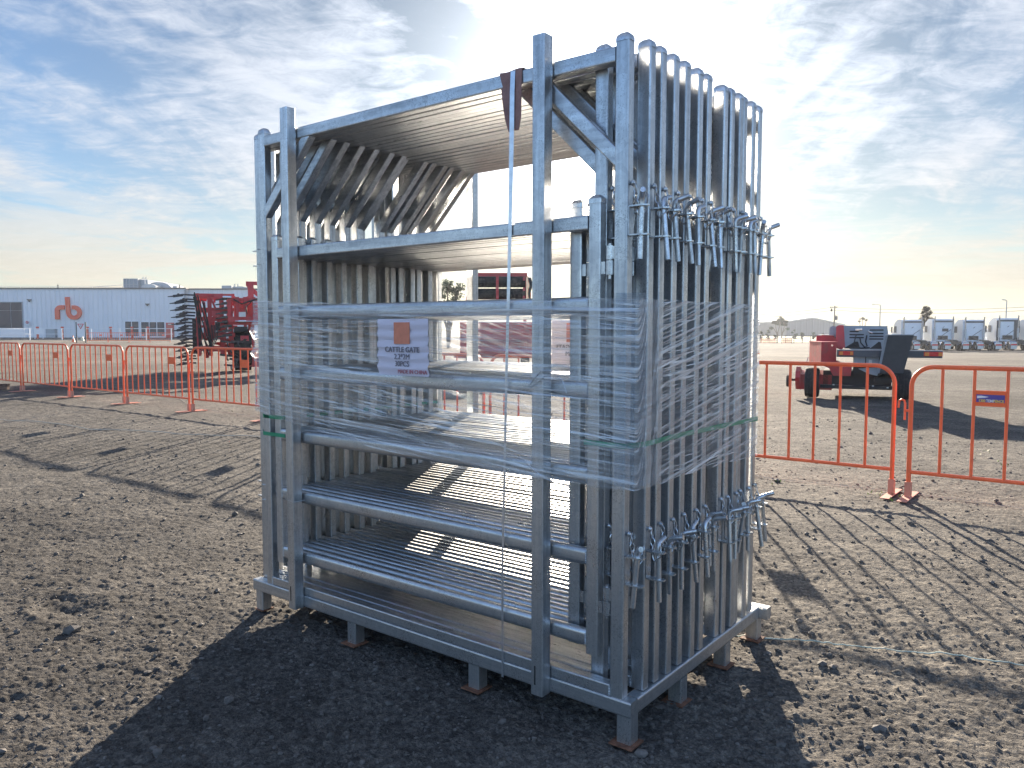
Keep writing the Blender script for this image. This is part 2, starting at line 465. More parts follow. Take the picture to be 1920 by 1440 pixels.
def clear_mat():
    mt, t, b = mat_new('clear corner plastic')
    tp = t.add('ShaderNodeBsdfTransparent'); tp.inputs['Color'].default_value = (0.90, 0.92, 0.94, 1)
    b.inputs['Base Color'].default_value = (0.5, 0.55, 0.6, 1); b.inputs['Roughness'].default_value = 0.2
    tx = t.add('ShaderNodeTexCoord').outputs['Object']
    n = t.noise(t.vmath('MULTIPLY', tx, (4, 4, 120)), 1.0, 4, 0.6)
    mx = t.add('ShaderNodeMixShader'); t.l.new(t.remap(n, 0.4, 0.7, 0.05, 0.20), mx.inputs[0])
    t.l.new(tp.outputs[0], mx.inputs[1]); t.l.new(b.outputs[0], mx.inputs[2])
    t.l.new(mx.outputs[0], t.n['Material Output'].inputs[0])
    return mt
M['clear'] = clear_mat()

def paper_mat():
    mt, t, b = mat_new('printed paper')
    b.inputs['Base Color'].default_value = (0.80, 0.74, 0.82, 1); b.inputs['Roughness'].default_value = 0.8
    tr = t.add('ShaderNodeBsdfTranslucent'); tr.inputs[0].default_value = (0.8, 0.76, 0.78, 1)
    mx = t.add('ShaderNodeMixShader'); mx.inputs[0].default_value = 0.18
    t.l.new(b.outputs[0], mx.inputs[1]); t.l.new(tr.outputs[0], mx.inputs[2])
    t.l.new(mx.outputs[0], t.n['Material Output'].inputs[0])
    return mt
M['paper'] = paper_mat()

def ground_mat():
    mt, t, b = mat_new('gravelly dirt')
    g = t.add('ShaderNodeNewGeometry').outputs['Position']
    a = t.noise(g, 0.35, 6, 0.6, 0.4)
    c_ = t.noise(g, 2.2, 6, 0.65)
    d = t.noise(g, 38, 4, 0.65)
    e = t.noise(g, 130, 2, 0.6)
    vo = t.add('ShaderNodeTexVoronoi'); vo.inputs['Scale'].default_value = 46; t.l.new(g, vo.inputs['Vector'])
    st = t.sep(vo.outputs['Color'])[0]
    e2 = t.noise(g, 85, 3, 0.8, 0.0, w=3.0)
    a2 = t.noise(g, 0.11, 4, 0.55, 0.6, w=2.0)
    f = t.math('ADD', t.math('ADD', t.math('MULTIPLY', a, 0.8), t.math('MULTIPLY', c_, 0.8)), t.math('ADD', t.math('MULTIPLY', d, 0.75), t.math('MULTIPLY', st, 0.35)))
    f = t.math('ADD', f, t.math('ADD', t.math('MULTIPLY', t.math('SUBTRACT', a2, 0.5), 0.9), t.math('MULTIPLY', t.math('SUBTRACT', e2, 0.5), 1.5)))
    base = t.ramp(t.math('MULTIPLY', f, 0.37), [(0.34, (0.046, 0.042, 0.039)), (0.50, (0.118, 0.107, 0.096)), (0.60, (0.205, 0.184, 0.157)), (0.70, (0.33, 0.29, 0.235))])
    t.l.new(base, b.inputs['Base Color'])
    b.inputs['Roughness'].default_value = 0.97
    b.inputs['Specular IOR Level'].default_value = 0.12
    bn = t.add('ShaderNodeBump'); bn.inputs['Strength'].default_value = 0.9; bn.inputs['Distance'].default_value = 0.010
    t.l.new(t.math('ADD', d, t.math('MULTIPLY', e2, 0.7)), bn.inputs['Height'])
    # broad clods and wheel marks that still read far away
    bn2 = t.add('ShaderNodeBump'); bn2.inputs['Strength'].default_value = 0.7; bn2.inputs['Distance'].default_value = 0.07
    t.l.new(t.noise(g, 5.0, 7, 0.75), bn2.inputs['Height']); t.l.new(bn.outputs[0], bn2.inputs['Normal'])
    t.l.new(bn2.outputs[0], b.inputs['Normal'])
    return mt
M['ground'] = ground_mat()
M['stone'] = paint('loose stones', (0.115, 0.102, 0.092), 0.9, var=0.6, scale=25)
M['grass'] = paint('dry grass', (0.22, 0.22, 0.09), 0.9, var=0.4, scale=0.5)
M['weed'] = paint('green weeds', (0.20, 0.26, 0.04), 0.7, var=0.4, scale=20)

# ------------------------------------------------------------------ terrain
def facing(px): return YAW-math.atan((px-960)/FPX)
def vnoise(x, y, seed=0):
    xi = np.floor(x).astype(np.int64); yi = np.floor(y).astype(np.int64)
    fx = x-xi; fy = y-yi
    fx = fx*fx*(3-2*fx); fy = fy*fy*(3-2*fy)
    def h(a, b):
        n = (a*374761393+b*668265263+seed*1442695041) & 0x7fffffff
        n = ((n ^ (n >> 13))*1274126177) & 0x7fffffff
        return ((n ^ (n >> 16)) & 0xffff)/65535.0
    return (h(xi, yi)*(1-fx)+h(xi+1, yi)*fx)*(1-fy)+(h(xi, yi+1)*(1-fx)+h(xi+1, yi+1)*fx)*fy

def sstep(a, b, x):
    t = np.clip((x-a)/(b-a), 0, 1); return t*t*(3-2*t)

def land(x, y):
    """yard level: flat, falling a metre towards the truck row on the right"""
    x = np.asarray(x, float); y = np.asarray(y, float)
    X = (x-CAM.x)*rt.x+(y-CAM.y)*rt.y
    Z = -(x-CAM.x)*math.sin(YAW)+(y-CAM.y)*math.cos(YAW)
    Zs = np.maximum(Z, 1.0)
    return -1.0*sstep(22, 95, Z)*sstep(-0.05, 0.22, X/Zs)

def rough_h(x, y):
    h = 0.026*(vnoise(x*0.35, y*0.35, 1)-0.5)+0.012*(vnoise(x*1.9+3, y*1.9, 2)-0.5)
    h += 0.008*(vnoise(x*6, y*6+9, 3)-0.5)
    m_ = sstep(0.25, 0.75, vnoise(x*1.1+40, y*1.1, 11))
    h += (0.002+0.004*m_)*(vnoise(x*17, y*17, 4)-0.5)
    h += (0.004+0.003*m_)*(vnoise(x*43, y*43, 5)-0.5)
    h += 0.0055*(vnoise(x*95, y*95, 6)-0.5)
    # faint wheel tracks across the yard
    for (ax, ay, c0, w_) in ((0.96, 0.28, -1.35, 0.16), (0.96, 0.28, -3.1, 0.16), (0.80, -0.60, 3.9, 0.14), (0.80, -0.60, 5.3, 0.14)):
        q = (x*ay-y*ax)*-1+c0+0.25*(vnoise(x*0.3, y*0.3, 77)-0.5)
        h -= 0.012*np.exp(-(q/w_)**2)*(0.4+0.6*vnoise(x*0.8, y*0.8, 78))
    # pebbles and clods
    for sc, amp, sd_, thr in ((9.0, 0.008, 21, 0.955), (24.0, 0.006, 31, 0.76), (48.0, 0.0050, 41, 0.35)):
        cx = np.floor(x*sc); cy = np.floor(y*sc)
        best = np.zeros_like(h)
        for ox in (-1, 0, 1):
            for oy in (-1, 0, 1):
                a = cx+ox; b = cy+oy
                jx = vnoise(a+0.0, b+0.0, sd_); jy = vnoise(a+0.0, b+0.0, sd_+1); jr = vnoise(a+0.0, b+0.0, sd_+2)
                dx_ = x*sc-(a+jx); dy_ = y*sc-(b+jy)
                rr = 0.20+0.28*jr
                q = np.clip(1-(dx_*dx_+dy_*dy_)/(rr*rr), 0, 1)
                best = np.maximum(best, np.sqrt(q)*rr*(jr > thr))
        h += amp*best*1.6
    return h

def ground_z(x, y):
    return float(land(x, y))

def build_ground():
    half = 0.80
    nth = 800
    th = np.linspace(-half, half, nth)
    rs = [0.75]
    while rs[-1] < 46: rs.append(rs[-1]*(1.0035))
    while rs[-1] < 3500: rs.append(rs[-1]*1.09)
    rs = np.array(rs); nr = len(rs)
    # full circle: fine columns in the view, coarse ones elsewhere
    th_all = np.concatenate([th, np.linspace(half, 2*math.pi-half, 90)[1:-1]])
    na = len(th_all)
    RR, TT = np.meshgrid(rs, th_all, indexing='ij')
    ang = YAW+math.pi/2-TT                    # TT clockwise from forward
    x = CAM.x+RR*np.cos(ang); y = CAM.y+RR*np.sin(ang)
    z = land(x, y)
    near = RR < 60
    rz = np.zeros_like(z)
    rz[near] = rough_h(x[near], y[near])
    fade = 1-sstep(30, 58, RR)
    inview = (TT <= half+1e-6)
    amp = np.where(inview, 1.0, 0.0)
    z = z+rz*fade*amp-0.008
    # scuffed pothole left of the rack
    px_, py_ = -2.95, -0.55
    wx = x+0.10*(vnoise(x*5, y*5, 61)-0.5); wy = y+0.10*(vnoise(x*5, y*5, 62)-0.5)
    d2 = ((wx-px_)/0.20)**2+((wy-py_)/0.11)**2
    e2 = ((wx-px_-0.02)/0.09)**2+((wy-py_+0.05)/0.05)**2
    z += np.where(near, -0.040*np.exp(-d2)+0.022*np.exp(-e2)+0.014*np.exp(-((np.sqrt(d2)-1.5)/0.35)**2)*vnoise(x*4, y*4, 63), 0)
    V = np.stack([x, y, z], -1).reshape(-1, 3)
    idx = np.arange(nr*na).reshape(nr, na)
    a = idx[:-1, :]; b = idx[1:, :]
    a2 = np.roll(a, -1, 1); b2 = np.roll(b, -1, 1)
    F = np.stack([a, a2, b2, b], -1).reshape(-1, 4)[:, ::-1]
    me = bpy.data.meshes.new('ground')
    # centre disc under the photographer
    c0 = len(V)
    V = np.vstack([V, [[CAM.x, CAM.y, -0.008]]])
    me.vertices.add(len(V)); me.vertices.foreach_set('co', V.astype(np.float32).ravel())
    tri = np.stack([np.full(na, c0), idx[0], np.roll(idx[0], -1)], -1)[:, ::-1]
    nl = F.size+tri.size
    me.loops.add(nl)
    me.loops.foreach_set('vertex_index', np.concatenate([F.ravel(), tri.ravel()]).astype(np.int32))
    me.polygons.add(len(F)+len(tri))
    ls = np.concatenate([np.arange(len(F))*4, F.size+np.arange(len(tri))*3]).astype(np.int32)
    me.polygons.foreach_set('loop_start', ls)
    me.polygons.foreach_set('use_smooth', np.ones(len(F)+len(tri), bool))
    me.materials.append(M['ground'])
    me.update(calc_edges=True); me.validate()
    o = bpy.data.objects.new('ground', me); col.objects.link(o)
    tag(o, kind='structure')
    # normals upward?
    if me.polygons[0].normal.z < 0: me.flip_normals()
build_ground()

def at(px, Z, z=None):
    """ground point under image column px at distance Z along the view axis"""
    X = (px-960)/FPX*Z
    p = Vector((CAM.x, CAM.y, 0))+rt*X+Vector((-math.sin(YAW), math.cos(YAW), 0))*Z
    p.z = ground_z(p.x, p.y) if z is None else z
    return p

# ------------------------------------------------------------------ loose stones
def build_stones():
    mb = MB(); rng = random.Random(3)
    ico = [(0,0,1),(0.89,0,0.45),(0.28,0.85,0.45),(-0.72,0.53,0.45),(-0.72,-0.53,0.45),(0.28,-0.85,0.45),
           (0.72,0.53,-0.45),(-0.28,0.85,-0.45),(-0.89,0,-0.45),(-0.28,-0.85,-0.45),(0.72,-0.53,-0.45),(0,0,-1)]
    fc = [(0,1,2),(0,2,3),(0,3,4),(0,4,5),(0,5,1),(1,6,2),(2,7,3),(3,8,4),(4,9,5),(5,10,1),(6,7,2),(7,8,3),(8,9,4),(9,10,5),(10,6,1),(6,11,7),(7,11,8),(8,11,9),(9,11,10),(10,11,6)]
    rs_ = np.random.RandomState(5)
    RA = 1.5*np.exp(rs_.rand(9000)*2.2); AA = rs_.uniform(-0.68, 0.68, 9000)
    GX = CAM.x+RA*np.cos(YAW+math.pi/2-AA); GY = CAM.y+RA*np.sin(YAW+math.pi/2-AA)
    RH = rough_h(GX, GY)
    for i in range(9000):
        r = float(RA[i]); x = float(GX[i]); y = float(GY[i])
        s = 0.0032*math.exp(abs(rng.gauss(0, 0.55)))*(1+r*0.06)
        if rng.random() < 0.012: s *= 2.2
        z = 0.0 + RH[i]-0.008+s*0.25+ground_z(x, y)
        c, sn = math.cos(rng.random()*6), math.sin(rng.random()*6)
        k = (rng.uniform(0.8, 1.5), rng.uniform(0.7, 1.1), rng.uniform(0.5, 0.8))
        vs = []
        for v in ico:
            j = 1+rng.uniform(-0.18, 0.18)
            vx, vy, vz = v[0]*k[0]*s*j, v[1]*k[1]*s*j, v[2]*k[2]*s*j
            vs.append((x+vx*c-vy*sn, y+vx*sn+vy*c, z+vz))
        mb.add(vs, fc, False)
    o = mb.build('gravel', M['stone'], fix=False)
    tag(o, 'loose gravel and small stones strewn over the dirt yard', 'gravel', kind='stuff')
build_stones()

# ------------------------------------------------------------------ the stillage (transport rack)
T0, BH = 0.0993, 0.0545
TB = T0+BH                      # top of the base, underside of the gates
DEP, WID = 1.2217, 2.158
rack = thing('steel_stillage', 'galvanised steel transport rack with four uprights carrying the stack of cattle gates', 'rack')
g_h, g_v, g_y = M['galv_h'], M['galv_v'], M['galv_y']
for y in (0.025, DEP-0.025):
    MB().bar((-WID, y, T0+BH/2), (0.0 if y < 0.5 else 0.036, y, T0+BH/2), 0.05, BH, (0, 0, 1), 0.006, 3).build('base_beam', g_h, rack)
for x in (-WID+0.027, -0.0255, -0.72, -1.44):
    x0 = x
    MB().bar((x0, 0.052, T0+BH/2), (x0, DEP-0.052, T0+BH/2), 0.05, BH-0.002, (0, 0, 1), 0.006, 3).build('base_beam', g_y, rack)
legx = (-2.115, -1.42, -0.70, -0.030)
for i, x in enumerate(legx):
    for y in (0.032, 0.415, 0.83, DEP-0.035):
        if 0.1 < y < 1 and 0 < i < 3: continue
        L = MB().bar((x, y, 0.004), (x, y, T0-0.0005), 0.055, 0.055, (0, 1, 0), 0.005, 3).build('leg', g_v, rack)
        ft = MB()
        if i == 3 or (y < 0.05 and i in (1, 2)): ft.bar((x-0.044, y-0.008, 0.002), (x+0.044, y-0.008, 0.002), 0.088, 0.006, (0, 0, 1), 0.002, 1)
        else: ft.bar((x-0.033, y, 0.002), (x+0.033, y, 0.002), 0.07, 0.006, (0, 0, 1), 0.002, 1)
        ft.build('foot_plate', M['rust'], L)
UX = (-0.3287, -1.7479)
for xu in UX:
    for y in (-0.0255, DEP+0.0255):
        U = MB().bar((xu-0.0255, y, 0.098), (xu-0.0255, y, 2.402), 0.051, 0.050, (0, 1, 0), 0.004, 3).build('upright', g_v, rack)
        if y < 0:
            # wavy seam and weld beads
            MB().box(xu-0.0007, xu+0.0006, y+0.0150, y+0.0235, 2.22, 2.30).build('weld', M['zinc'], U)
            MB().box(xu-0.036, xu-0.030, y-0.0258, y-0.0245, 0.135, 0.205).build('slot', M['black'], U)

# ------------------------------------------------------------------ cattle gates
def chain_curve(p0, p1, sag, n):
    p0 = Vector(p0); p1 = Vector(p1)
    return [p0.lerp(p1, i/n)+Vector((0, 0, -sag*4*(i/n)*(1-i/n))) for i in range(n+1)]

def chain_mesh(pts, r=0.0023, L=0.031, w=0.016):
    mb = MB()
    # resample
    d = [0]
    for a, b in zip(pts, pts[1:]): d.append(d[-1]+(b-a).length)
    tot = d[-1]; n = max(2, int(tot/(L*0.78)))
    def pos(s_):
        for i in range(len(d)-1):
            if s_ <= d[i+1] or i == len(d)-2:
                t = (s_-d[i])/max(1e-6, d[i+1]-d[i]); return pts[i].lerp(pts[i+1], min(1, max(0, t)))
    for k in range(n):
        a = pos(tot*k/n); b = pos(tot*(k+1)/n); c = (a+b)/2; t = (b-a).normalized()
        h = Vector((1, 0.3, 0)) if k % 2 else Vector((0.3, -1, 0.2))
        u = (h-t*h.dot(t)).normalized()
        ring = []
        for j in range(10):
            q = 2*math.pi*j/10
            ring.append(c+t*(math.cos(q)*L*0.5)+u*(math.sin(q)*w*0.5*(1.0 if abs(math.cos(q)) < 0.8 else 0.9)))
        mb.tube(ring, r, 5, closed=True)
    return mb

def make_gate():
    """one walk-through gate: outer portal with posts, header, sill, corner braces; hung inner gate; latch pins"""
    t = thing('cattle_gate', 'x', 'cattle gate')
    PW = 0.05
    z0 = TB; z1 = z0+2.185
    xL, xR = -2.050, -0.0362
    for x0, x1 in ((xL, xL+PW), (xR-PW, xR)):
        xc = (x0+x1)/2
        p = MB().bar((xc, 0.025, z0+0.0005), (xc, 0.025, z1), PW, PW, (0, 1, 0), 0.006, 3).build('post', g_v, t)
        cap = MB()
        h = 0.0265
        for i, (zz_, k) in enumerate(((0.0, 1.06), (0.010, 1.06), (0.022, 0.82), (0.028, 0.45))):
            pass
        prof = [(-0.002, 1.07), (0.008, 1.07), (0.018, 0.93), (0.025, 0.55), (0.027, 0.05)]
        vs = []; N = 12
        for zz_, k in prof:
            for j in range(N):
                a = 2*math.pi*(j+0.5)/N
                ca, sa = math.cos(a), math.sin(a)
                e = 0.38
                vs.append((xc+0.026*k*math.copysign(abs(ca)**e, ca), 0.025+0.026*k*math.copysign(abs(sa)**e, sa), z1+zz_-0.004))
        fs = []
        for i in range(len(prof)-1): fs += [(i*N+j, i*N+(j+1) % N, (i+1)*N+(j+1) % N, (i+1)*N+j) for j in range(N)]
        fs.append(tuple((len(prof)-1)*N+j for j in range(N)))
        cap.add(vs, fs, True)
        cap.build('cap', M['zinc'], p)
    xi0, xi1 = xL+PW, xR-PW
    MB().bar((xi0, 0.025, 2.295), (xi1, 0.025, 2.295), 0.0555, 0.05, (0, 0, 1), 0.006, 3).build('header', g_h, t)
    def beads(mb, x, za, zb, y=-0.003):
        n_b = int(abs(zb-za)/0.0055)
        for q in range(n_b+1):
            z_ = za+(zb-za)*q/n_b; r_ = 0.0026+0.0012*((q*37) % 5)/5
            mb.lathe([(-r_, 0.0002), (-r_*0.5, r_*0.85), (r_*0.5, r_*0.85), (r_, 0.0002)], (x, y, z_), 'x', 6)
    sm_ = MB().bar((xi0, 0.025, z0+0.021), (xi1, 0.025, z0+0.021), 0.0550, 0.040, (0, 0, 1), 0.005, 3)
    beads(sm_, xi1, z0+0.004, z0+0.039); beads(sm_, xi0, z0+0.004, z0+0.039)
    sm_.build('sill', g_h, t)
    o_ = 0.05/math.sqrt(2)/1.0
    for s_, xa in ((1, xi0), (-1, xi1)):
        a = Vector((xa-s_*0.012, 0.025, 1.925+0.0)); b = Vector((xa+s_*0.353, 0.025, 2.283))
        n_ = Vector((-s_*0.7071, 0, 0.7071))*0.0235
        MB().bar(a+n_, b+n_, 0.046, 0.047, (0, 0, 1), 0.005, 3).build('corner_brace', g_h, t)
    # inner gate
    gx0, gx1 = -1.965, -0.137
    gz0, gz1 = 0.277, 1.832
    G = MB().bar((gx0+PW, 0.025, 1.764), (gx1-PW, 0.025, 1.764), 0.0550, 0.05, (0, 0, 1), 0.006, 3).build('inner_gate', g_h, t)
    for xs in (gx0+PW/2, gx1-PW/2):
        MB().bar((xs, 0.025, gz0), (xs, 0.025, gz1), PW-0.002, PW-0.004, (0, 1, 0), 0.006, 3).build('stile', g_v, G)
        c_ = MB(); c_.bar((xs, 0.025, gz1-0.006), (xs, 0.025, gz1+0.010), PW+0.003, PW+0.002, (0, 1, 0), 0.008, 3)
        c_.bar((xs, 0.025, gz1+0.010), (xs, 0.025, gz1+0.022), PW+0.003, PW+0.002, (0, 1, 0), 0.012, 3, taper=0.55)
        c_.build('cap', M['zinc'], G)
    for zc in (1.487, 1.198, 0.904, 0.618, 0.330):
        rl = MB().bar((gx0+PW-0.001, 0.025, zc), (gx1-PW+0.001, 0.025, zc), 0.044, 0.060, (0, 0, 1), 0.018, 6)
        beads(rl, gx0+PW, zc-0.018, zc+0.018, 0.0035); beads(rl, gx1-PW, zc-0.018, zc+0.018, 0.0035)
        rl.build('rail', g_h, G)
    # hinges
    for zc in (1.635, 0.478):
        hb = MB(); hx = (gx1+xR-PW)/2+0.003
        hb.tube([(hx, 0.022, zc-0.048), (hx, 0.022, zc-0.001)], 0.0165, 16)
        hb.tube([(hx, 0.022, zc+0.002), (hx, 0.022, zc+0.048)], 0.0165, 16)
        hb.tube([(hx, 0.022, zc-0.062), (hx, 0.022, zc+0.056)], 0.007, 8)
        hb.box(gx1, hx-0.014, 0.008, 0.013, zc-0.045, zc-0.004)
        hb.box(hx+0.012, xR-PW, 0.008, 0.013, zc+0.004, zc+0.045)
        hb.build('hinge', M['zinc'], t)
    # latch brackets, pins, chains on the right post; keeper ears on the left
    for zt, zb in ((1.805, 1.712), (0.647, 0.552)):
        br = MB(); x0 = xR+0.0005
        br.box(x0, x0+0.004, 0.005, 0.045, zb, zt)
        for zc in (zb, zt):
            poly = [(x0+0.0042, 0.004), (x0+0.050, 0.004), (x0+0.066, 0.014), (x0+0.066, 0.036), (x0+0.050, 0.046), (x0+0.0042, 0.046)]
            br.prism(poly, 'z', zc-0.0025, zc+0.0025)
        br.build('latch_bracket', M['zinc'], t)
        pn = MB()
        L = 0.178
        pn.tube([(0, 0, -L), (0, 0, -0.01), (0.001, 0.0, 0.010), (0.006, 0, 0.022), (0.016, 0, 0.028), (0.054, 0, 0.036)], 0.0092, 12)
        po = pn.build('latch_pin', M['zinc'], t, loc=(xR+0.042, 0.025, zt+0.006))
        bolt = MB(); bolt.cyl((xR, 0.025, zt+0.075), (xR+0.016, 0.025, zt+0.075), 0.006, 8); bolt.cyl((xR+0.006, 0.025, zt+0.075), (xR+0.011, 0.025, zt+0.075), 0.011, 6)
        bolt.build('chain_bolt', M['zinc'], t)
        ch = chain_mesh(chain_curve((xR+0.015, 0.025, zt+0.070), (xR+0.060, 0.020, zt+0.035), 0.085, 14))
        ch.build('chain', M['zinc'], t)
        ke = MB()
        for zc in (zb+0.01, zt-0.01):
            ke.prism([(xL-0.002, 0.010), (xL-0.045, 0.014), (xL-0.045, 0.036), (xL-0.002, 0.040)], 'z', zc-0.0025, zc+0.0025)
        ke.build('keeper_ear', M['zinc'], t)
    return t

gate0 = make_gate()
A_Y = [0.006, 0.107, 0.186, 0.277, 0.370, 0.466, 0.549, 0.712, 0.766, 0.855, 0.908, 0.995, 1.077]
B_Y = [0.057, 0.1467, 0.2295, 0.323, 0.418, 0.508, 0.6625, 0.811, 0.951, 1.036]
slots = [(y, 0.028 if y > 0.05 else 0.0) for y in A_Y] + [(0.604, -0.012)] + [(y, -0.105) for y in B_Y]
slots.sort()
ords = 'first second third fourth fifth sixth seventh eighth ninth tenth eleventh twelfth thirteenth fourteenth fifteenth sixteenth seventeenth eighteenth nineteenth twentieth twenty-first twenty-second twenty-third twenty-fourth twenty-fifth'.split()
rng = random.Random(11)
for i, (y, dxs) in enumerate(slots):
    o = gate0 if i == 0 else copy_tree(gate0)
    o.location = (dxs+(rng.uniform(-0.004, 0.004) if i else 0), y, 0.0005*(i % 5)); o.scale = (1, 0.78, 1)
    if i == 0: lab = 'frontmost galvanised cattle gate of the stack, behind the paper sheet and the two front uprights'
    elif i == len(slots)-1: lab = 'rearmost galvanised cattle gate of the stack, standing farthest back on the rack'
    elif dxs < -0.05: lab = '%s galvanised cattle gate from the front, set a little left of its neighbours' % ords[i]
    else: lab = '%s galvanised cattle gate from the front of the stack on the rack' % ords[i]
    tag(o, lab, 'cattle gate', 'galvanised cattle gates stacked upright on the rack')
    for ch in KIDS[o.name]:
        nm = ch.name.split('.')[0]
        if nm == 'latch_pin':
            ch.rotation_euler = (rng.uniform(-0.13, 0.10), rng.uniform(-0.11, 0.03), rng.choice((0.2, 0.5, 0.8, -1.1, 1.7))+rng.uniform(-0.3, 0.3))
        elif nm == 'chain':
            pv = Vector((-0.02, 0.025, 0))
            a = rng.uniform(-0.8, 1.0)
            ch.scale = (1, 1, 1)
            ch.matrix_basis = Matrix.Translation(pv) @ Matrix.Rotation(a, 4, 'Z') @ Matrix.Translation(-pv)

# ------------------------------------------------------------------ straps, pad, film, paper
sb = MB()
xt, xb, sw = -0.502, -0.548, 0.0205
def strip(mb, pts, w, thick=0.0008, wdir=(1, 0, 0)):
    pts = [Vector(p) for p in pts]; ws_ = w if isinstance(w, list) else [w]*len(pts)
    vs = []; n = len(pts)
    for i, p in enumerate(pts):
        t_ = (pts[min(i+1, n-1)]-pts[max(i-1, 0)]).normalized()
        nn = t_.cross(Vector(wdir)).normalized()*thick; wd = Vector(wdir)*ws_[i]/2
        vs += [p-wd, p+wd, p+wd+nn, p-wd+nn]
    fs = []
    for i in range(n-1):
        a = i*4; b = a+4
        fs += [(a+k, a+(k+1) % 4, b+(k+1) % 4, b+k) for k in range(4)]
    mb.add(vs, fs); return mb
fr_ = [(xb, -0.003, 0.095, 0.0095), (xb, -0.0035, 0.5, 0.0095), (xb+0.010, -0.003, 0.9, 0.010), (xb+0.02, -0.0025, 1.3, 0.0115), (xb+0.034, -0.0022, 1.75, 0.016), (xt-0.004, -0.002, 2.1, 0.0205), (xt-0.002, -0.002, 2.25, 0.0205), (xt, 0.0, 2.322, 0.0205), (xt, 0.02, 2.333, 0.0205), (xt, DEP-0.02, 2.333, 0.0205), (xt, DEP+0.003, 2.32, 0.0205), (xb, DEP+0.003, 0.095, 0.0095)]
strip(sb, [q[:3] for q in fr_], [q[3] for q in fr_])
tag(sb.build('steel_strap', M['strap']), 'thin bright steel strap running down the front of the gate stack', 'strap')
pad = MB()
pts = []
prof = [(2.115, 0.0048, -0.480, -0.528), (2.16, 0.003, -0.470, -0.541), (2.22, 0.001, -0.464, -0.553), (2.27, 0.0, -0.462, -0.560), (2.318, 0.001, -0.462, -0.566), (2.328, 0.006, -0.462, -0.568), (2.331, 0.09, -0.46, -0.575), (2.331, 0.20, -0.46, -0.57)]
vs = []
for z_, y_, xa, xb_ in prof:
    for k in range(7):
        f_ = k/6; x_ = xa+(xb_-xa)*f_
        w_ = 0.004*math.sin(f_*9+z_*30)
        vs.append((x_, y_+w_*(0.6 if z_ < 2.3 else 0)+0.0005*k, z_+ (0.002*math.sin(f_*7) if z_ > 2.32 else 0)))
n0 = len(vs)
vs2 = [(x_, y_+(0.002 if z_ < 2.325 else 0.0), z_-(0.0 if z_ < 2.325 else 0.0015)) for x_, y_, z_ in vs]
fs = []
for i in range(len(prof)-1):
    for k in range(6):
        a = i*7+k
        fs.append((a, a+1, a+8, a+7)); fs.append((n0+a, n0+a+7, n0+a+8, n0+a+1))
pad.add(vs+vs2, fs, True)
po_ = pad.build('edge_pad', M['brown'])
tag(po_, 'brown cardboard pad folded over the top beam under the steel strap', 'pad')

def loop(path, z, w, name, label):
    mb = MB(); pts_ = [Vector((x, y, z+dz_)) for x, y, dz_ in path]
    n = len(pts_); vs = []
    for p in pts_:
        vs += [p+Vector((0, 0, -w/2)), p+Vector((0, 0, w/2))]
    c = sum(pts_, Vector())/n
    inner = []
    for p in pts_:
        d_ = (Vector((c.x, c.y, p.z))-p).normalized()*0.0015
        inner += [p+d_+Vector((0, 0, -w/2)), p+d_+Vector((0, 0, w/2))]
    fs = []
    N2 = 2*n
    for i in range(n):
        a = 2*i; b = 2*((i+1) % n)
        fs += [(a, b, b+1, a+1), (N2+a, N2+a+1, N2+b+1, N2+b), (a+1, b+1, N2+b+1, N2+a+1), (a, N2+a, N2+b, b)]
    mb.add(vs+inner, fs)
    tag(mb.build(name, M['green']), label, 'strap', 'green plastic straps')
yb_ = 1.121
loop([(-0.196, 0.003, 0), (-0.033, 0.003, 0.0), (-0.0065, 0.10, 0), (-0.0055, 0.35, 0.004), (-0.0055, 0.8, 0.0), (-0.0065, yb_, -0.005), (-0.196, yb_, 0)], 1.020, 0.018, 'green_strap', 'green plastic strap round the right hand gate posts under the film')
loop([(-2.165, 0.08, 0.0), (-2.052, 0.006, 0), (-1.90, 0.006, 0), (-1.90, yb_, 0), (-2.165, yb_, 0)], 0.985, 0.018, 'green_strap', 'upper green plastic strap round the left hand gate posts')
loop([(-2.166, 0.08, 0.0), (-2.054, 0.005, 0), (-1.88, 0.005, 0), (-1.88, yb_, 0), (-2.166, yb_, 0)], 0.900, 0.018, 'green_strap', 'lower green plastic strap round the left hand gate posts')

# clear corner board at the near right corner
cb = MB()
cb.box(-0.070, 0.0018, -0.0045, -0.0030, 0.885, 1.525)
cb.box(0.0020, 0.0035, -0.0045, 0.072, 0.885, 1.525)
tag(cb.build('corner_board', M['clear']), 'clear plastic corner board upright at the near right corner under the film', 'corner board')

